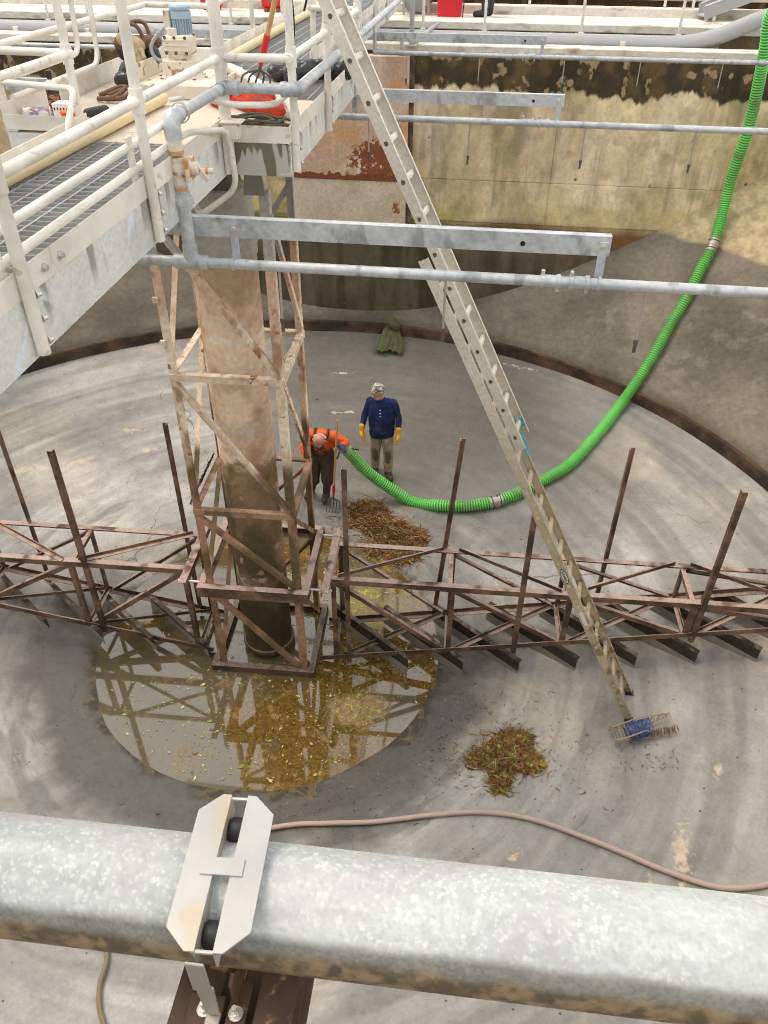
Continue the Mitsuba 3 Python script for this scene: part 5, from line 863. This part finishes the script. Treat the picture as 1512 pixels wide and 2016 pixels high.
for s_ in (-1, 1): put(t + '__handle', tube(spline([bc + A(-.10, s_ * .06, .30), bc + A(-.07, s_ * .09, .42), bc + A(.05, s_ * .09, .43), bc + A(.10, s_ * .06, .31)], 6), .016, 8), 'brown_leather', 60)
put(t + '__glove', crumple(blob(hand(bc + A(-.02, -.16, .34), A(.5, -.3, -.8), A(0, -1, 0), A(1, 0, 0), 1.5, .3) + [(bc + A(-.06, -.12, .34), .05, bc + A(.08, -.16, .30), .05)], .012, 2), .03, 20, 3), 'tan_cloth', True)
scene['tan_cloth'] = prin((.42, .34, .20), .9)
t = thing('leather_straps', 'pair of brown leather straps dropped on the tread plate by the left toe board', 'straps')
for o in (0, .07): put(t + '__strap', tube(spline([(-.62 + o, -.62, 6.63), (-.50 + o, -.52, 6.67), (-.42 + o, -.58, 6.68), (-.46 + o, -.72, 6.64), (-.60 + o, -.70, 6.62)], 8), .018, 8), 'brown_leather', 60)
t = thing('black_bottle', 'black bottle with white shoulder and dark cap on the left corner of the platform', 'bottle')
bc = A(-.66, -1.25, 6.598)
put(t + '__bottle', ring(bc, ZZ, [(0, 0), (.040, 0), (.042, .01), (.042, .19), (.038, .21), (.018, .235), (.016, .25)], 22), 'bottle_print', 40); put(t + '__cap', cyl(bc + ZZ * .245, bc + ZZ * .29, .019, 14), 'black_plastic', 40); put(t + '__label', ring(bc, ZZ, [(.0425, .03), (.0428, .03), (.0428, .15), (.0425, .15)], 22), 'bottle_label', 40); put(t + '__shoulder', ring(bc, ZZ, [(.0422, .19), (.0385, .212), (.0185, .237)], 22), 'white_plastic', 40)
scene['bottle_print'] = prin((.03, .025, .025), .35); scene['bottle_label'] = prin(proc(lambda p, n, uv: mix((.04, .03, .03), (.45, .16, .07), smoothstep(.45, .55, fbm(p.x * 40, p.y * 40, p.z * 50, 3)))), .5)
t = thing('drink_can', 'white and blue tin lying on its side on the left corner of the platform', 'can')
ca, cb = A(-.83, -1.38, 6.64), A(-.66, -1.33, 6.64); put(t + '__can', cat([cyl(ca, cb, .042, 20)]), 'can_print', 40)
for p, q in ((ca, cb), (cb, ca)): put(t + '__rim', ring(p, p - q, [(.036, .002), (.043, -.004), (.044, .002), (.036, .004)], 20), 'steel_bright', 40)
scene['can_print'] = prin(proc(lambda p, n, uv: mix(mix((.72, .70, .68), (.26, .28, .40), smoothstep(.45, .55, fbm(p.x * 30, p.y * 30, p.z * 40, 3)) * smoothstep(-.80, -.77, p.x)), (.50, .12, .08), smoothstep(.62, .66, fbm(p.x * 22, p.y * 50, p.z * 30, 2)))), .4)
t = thing('carton', 'white cardboard carton with small dark print beside the black bottle', 'carton')
put(t + '__box', cbox((-.60, -1.42, 6.598), (-.45, -1.30, 6.72), .004), 'white_plastic'); 
for q in range(6): put(t + '__print', box((-.585 + .022 * q, -1.4205, 6.685 + .002 * (q % 2)), (.010, .001, .016)), 'black_plastic')
t = thing('orange_box', 'small bright orange box in front of the white carton', 'box'); put(t + '__box', cbox((-.50, -1.52, 6.598), (-.38, -1.44, 6.675), .006), 'orange_paint'); put(t + '__lid', cbox((-.502, -1.522, 6.676), (-.378, -1.438, 6.69), .004), 'orange_paint')
t = thing('hand_tool', 'black and red hand drill lying beside the orange box', 'drill'); put(t + '__body', blob([((-.36, -1.40, 6.66), .035, (-.27, -1.33, 6.67), .035), ((-.30, -1.36, 6.67), .03, (-.33, -1.30, 6.63), .028)], .012, 4), 'black_plastic', True); put(t + '__chuck', cyl((-.37, -1.41, 6.66), (-.41, -1.44, 6.66), .018, 12), 'red_oxide', 40)
for x, y in ((1.05, -1.24), (1.12, -1.12)):
    t = thing('power_cord', 'black cord hanging down beside the %s of the platform corner' % ('post' if y < -1.2 else 'back'), 'cord'); put(t + '__cord', tube(spline([(x, y, 7.8), (x - .01, y + .02, 7.5), (x + .01, y, 7.35 if y > -1.2 else 7.2), (x - .02, y + .02, 6.98 if y < -1.2 else 7.25)], 8), .007, 7), 'black_rubber', 60)

# ------------------------------------------------------------------ beyond the far wall
fr = thing('footway_railing', 'pale tubular railing bolted to the edge of the far footway', 'railing')
for x in (-7.2, -5.6, -4.85, -3.4, -2.25, 1.1, 2.14, 3.75, 5.34, 7.0):
    k = put(fr + '__post', cyl((x, 8.585, 6.04), (x, 8.585, 7.30), .024, 12), 'cream_tube', 40); put(k + '__base_clip', cat([cbox((x - .05, 8.55, 6.06), (x + .05, 8.585, 6.13), .006)]), 'cream_tube'); 
    for s_ in (-1, 1): put(k + '__bolt', bolt((x + s_ * .075, 8.60, 6.10), (0, -1, 0), .012, .03), 'steel_bright')
for z in (6.80, 7.28): put(fr + '__rail', tube([(-8.8, 8.585, z), (8.8, 8.585, z)], .024, 12), 'cream_tube', 40)
fr = thing('kerb_railing', 'second pale tubular railing along the kerb behind the far footway', 'railing')
for x in (-6.4, -3.9, -1.4, 2.9, 5.28, 5.77, 7.4): put(fr + '__post', cyl((x, 10.02, 6.36), (x, 10.02, 7.45), .024, 12), 'cream_tube', 40)
for z in (6.95, 7.43): put(fr + '__rail', tube([(-8.8, 10.02, z), (8.8, 10.02, z)], .022, 10), 'cream_tube', 40)
t = thing('red_bin', 'bright red tapered bin standing on the far footway', 'bin')
def taper(c, s0, s1, h): return from_m3(m3.Manifold.hull_points(np.array([[c[0] + sx * s / 2, c[1] + sy * s * .4, c[2] + z] for s, z in ((s0, 0), (s1, h)) for sx in (-1, 1) for sy in (-1, 1)], np.float32)))
put(t + '__tub', taper((1.50, 9.40, 6.237), .40, .50, .62), 'red_paint'); put(t + '__rim', cbox((1.22, 9.17, 6.84), (1.78, 9.63, 6.90), .015), 'red_paint'); put(t + '__edge_strap', bar((1.735, 9.20, 6.24), (1.775, 9.18, 6.86), .02, .02, XA), 'black_plastic')
t = thing('steel_hopper', 'grey steel hopper on legs between the bridge and the red bin', 'hopper')
put(t + '__bowl', from_m3(m3.Manifold.hull_points(np.array([(.72, 9.5, 6.30), (1.0, 9.5, 6.27), (.72, 9.95, 6.30), (1.0, 9.95, 6.27), (.55, 9.3, 6.62), (1.22, 9.3, 6.55), (.55, 10.1, 6.62), (1.22, 10.1, 6.55)], np.float32))), 'grey_paint')
for x, y in ((.66, 9.4), (1.1, 9.4), (.66, 9.98), (1.1, 9.98)): put(t + '__leg', ell((x, y, 6.235), (x, y, 6.52), .04, .04, XA, YA, .006), 'grey_paint')
put(t + '__lip', cat([bar((.55, 9.29, 6.625), (1.22, 9.29, 6.555), .03, .03, ZZ)]), 'cream_tube')
t = thing('steel_chute', 'sloping grey steel channel resting on the footway kerb at the right', 'chute')
put(t + '__trough', cat([bar((5.85, 9.62, 6.30), (8.6, 10.1, 7.25), .44, .02, YA)]), 'grey_paint')
for o in (-.22, .22): put(t + '__side', bar((5.85, 9.62 + o, 6.36), (8.6, 10.1 + o, 7.31), .02, .20, YA), 'grey_paint'); put(t + '__edge', bar((5.85, 9.62 + o, 6.465), (8.6, 10.1 + o, 7.415), .04, .015, YA), 'cream_tube')
for x in (6.3, 7.3): put(t + '__tie', bar((x, 9.50, 6.46 + (x - 5.85) * .345), (x, 10.0, 6.46 + (x - 5.85) * .345), .03, .03, ZZ), 'cream_tube')
for x in (5.9, 6.02): put(t + '__foot', cbox((x, 9.45, 6.237), (x + .05, 9.5, 6.33), .004), 'cream_tube')
for i, (x, y, lab) in enumerate(((-2.86, 9.55, 'red motor pump on the far footway, left of the bridge rails'), (-1.70, 9.45, 'red motor pump with a round cover on the far footway, nearest the bridge'))):
    t = thing('red_pump', lab, 'pump'); put(t + '__body', cyl((x - .18, y, 6.42), (x + .14, y, 6.42), .14, 20), 'red_paint', 40); put(t + '__cover', ring((x + (.14), y - .0, 6.42), (1, 0, 0), [(.15, 0), (.15, .03), (.10, .05), (0, .05)], 24), 'red_paint', 40); put(t + '__face', cat([cyl((x, y - .13, 6.42), (x, y - .165, 6.42), .09, 20)]), 'red_paint', 40); put(t + '__hub', ring((x, y - .166, 6.42), (0, -1, 0), [(.05, 0), (.05, .01), (.03, .012), (0, .012)], 18), 'red_oxide', 40)
    for o in (-.12, .10): put(t + '__foot', cbox((x + o - .03, y - .1, 6.236), (x + o + .03, y + .1, 6.30), .006), 'red_oxide')
t = thing('stand_pipe', 'grey upright pipe with a slanting brace beside the far end of the bridge', 'pipe'); put(t + '__pipe', cyl((1.02, 7.4, 6.02), (1.02, 7.4, 7.4), .038, 14), 'grey_paint', 40); put(t + '__brace', tube([(1.02, 7.45, 6.05), (1.35, 8.5, 6.20)], .030, 12), 'galvanised', 40); put(t + '__foot', cbox((.94, 7.32, 6.0), (1.10, 7.78, 6.03), .006), 'grey_paint')

# ------------------------------------------------------------------ groups of look-alikes
import re
count = {}
for k in labels:
    if '__' not in k and 'category' in labels[k]: count.setdefault(re.sub(r'_[0-9]{3}$', '', k), []).append(k)
names_ = {'tank_wall': 'walls of the tank', 'rake_arm': 'arms of the rake', 'spray_pipe': 'spray pipes across the tank', 'cantilever_beam': 'beams carrying the spray pipes', 'person': 'people at work', 'pitchfork': 'pitchforks', 'yellowed_pipe': 'yellowed pipes on the bridge', 'black_sack': 'black sacks on the platform', 'power_cord': 'black cords at the platform corner', 'red_pump': 'red pumps on the footway', 'weed_heap': 'heaps of pulled weeds'}
for b, ks in count.items():
    if len(ks) > 1:
        for k in ks: labels[k].setdefault('group', names_.get(b, b.replace('_', ' ') + 's'))
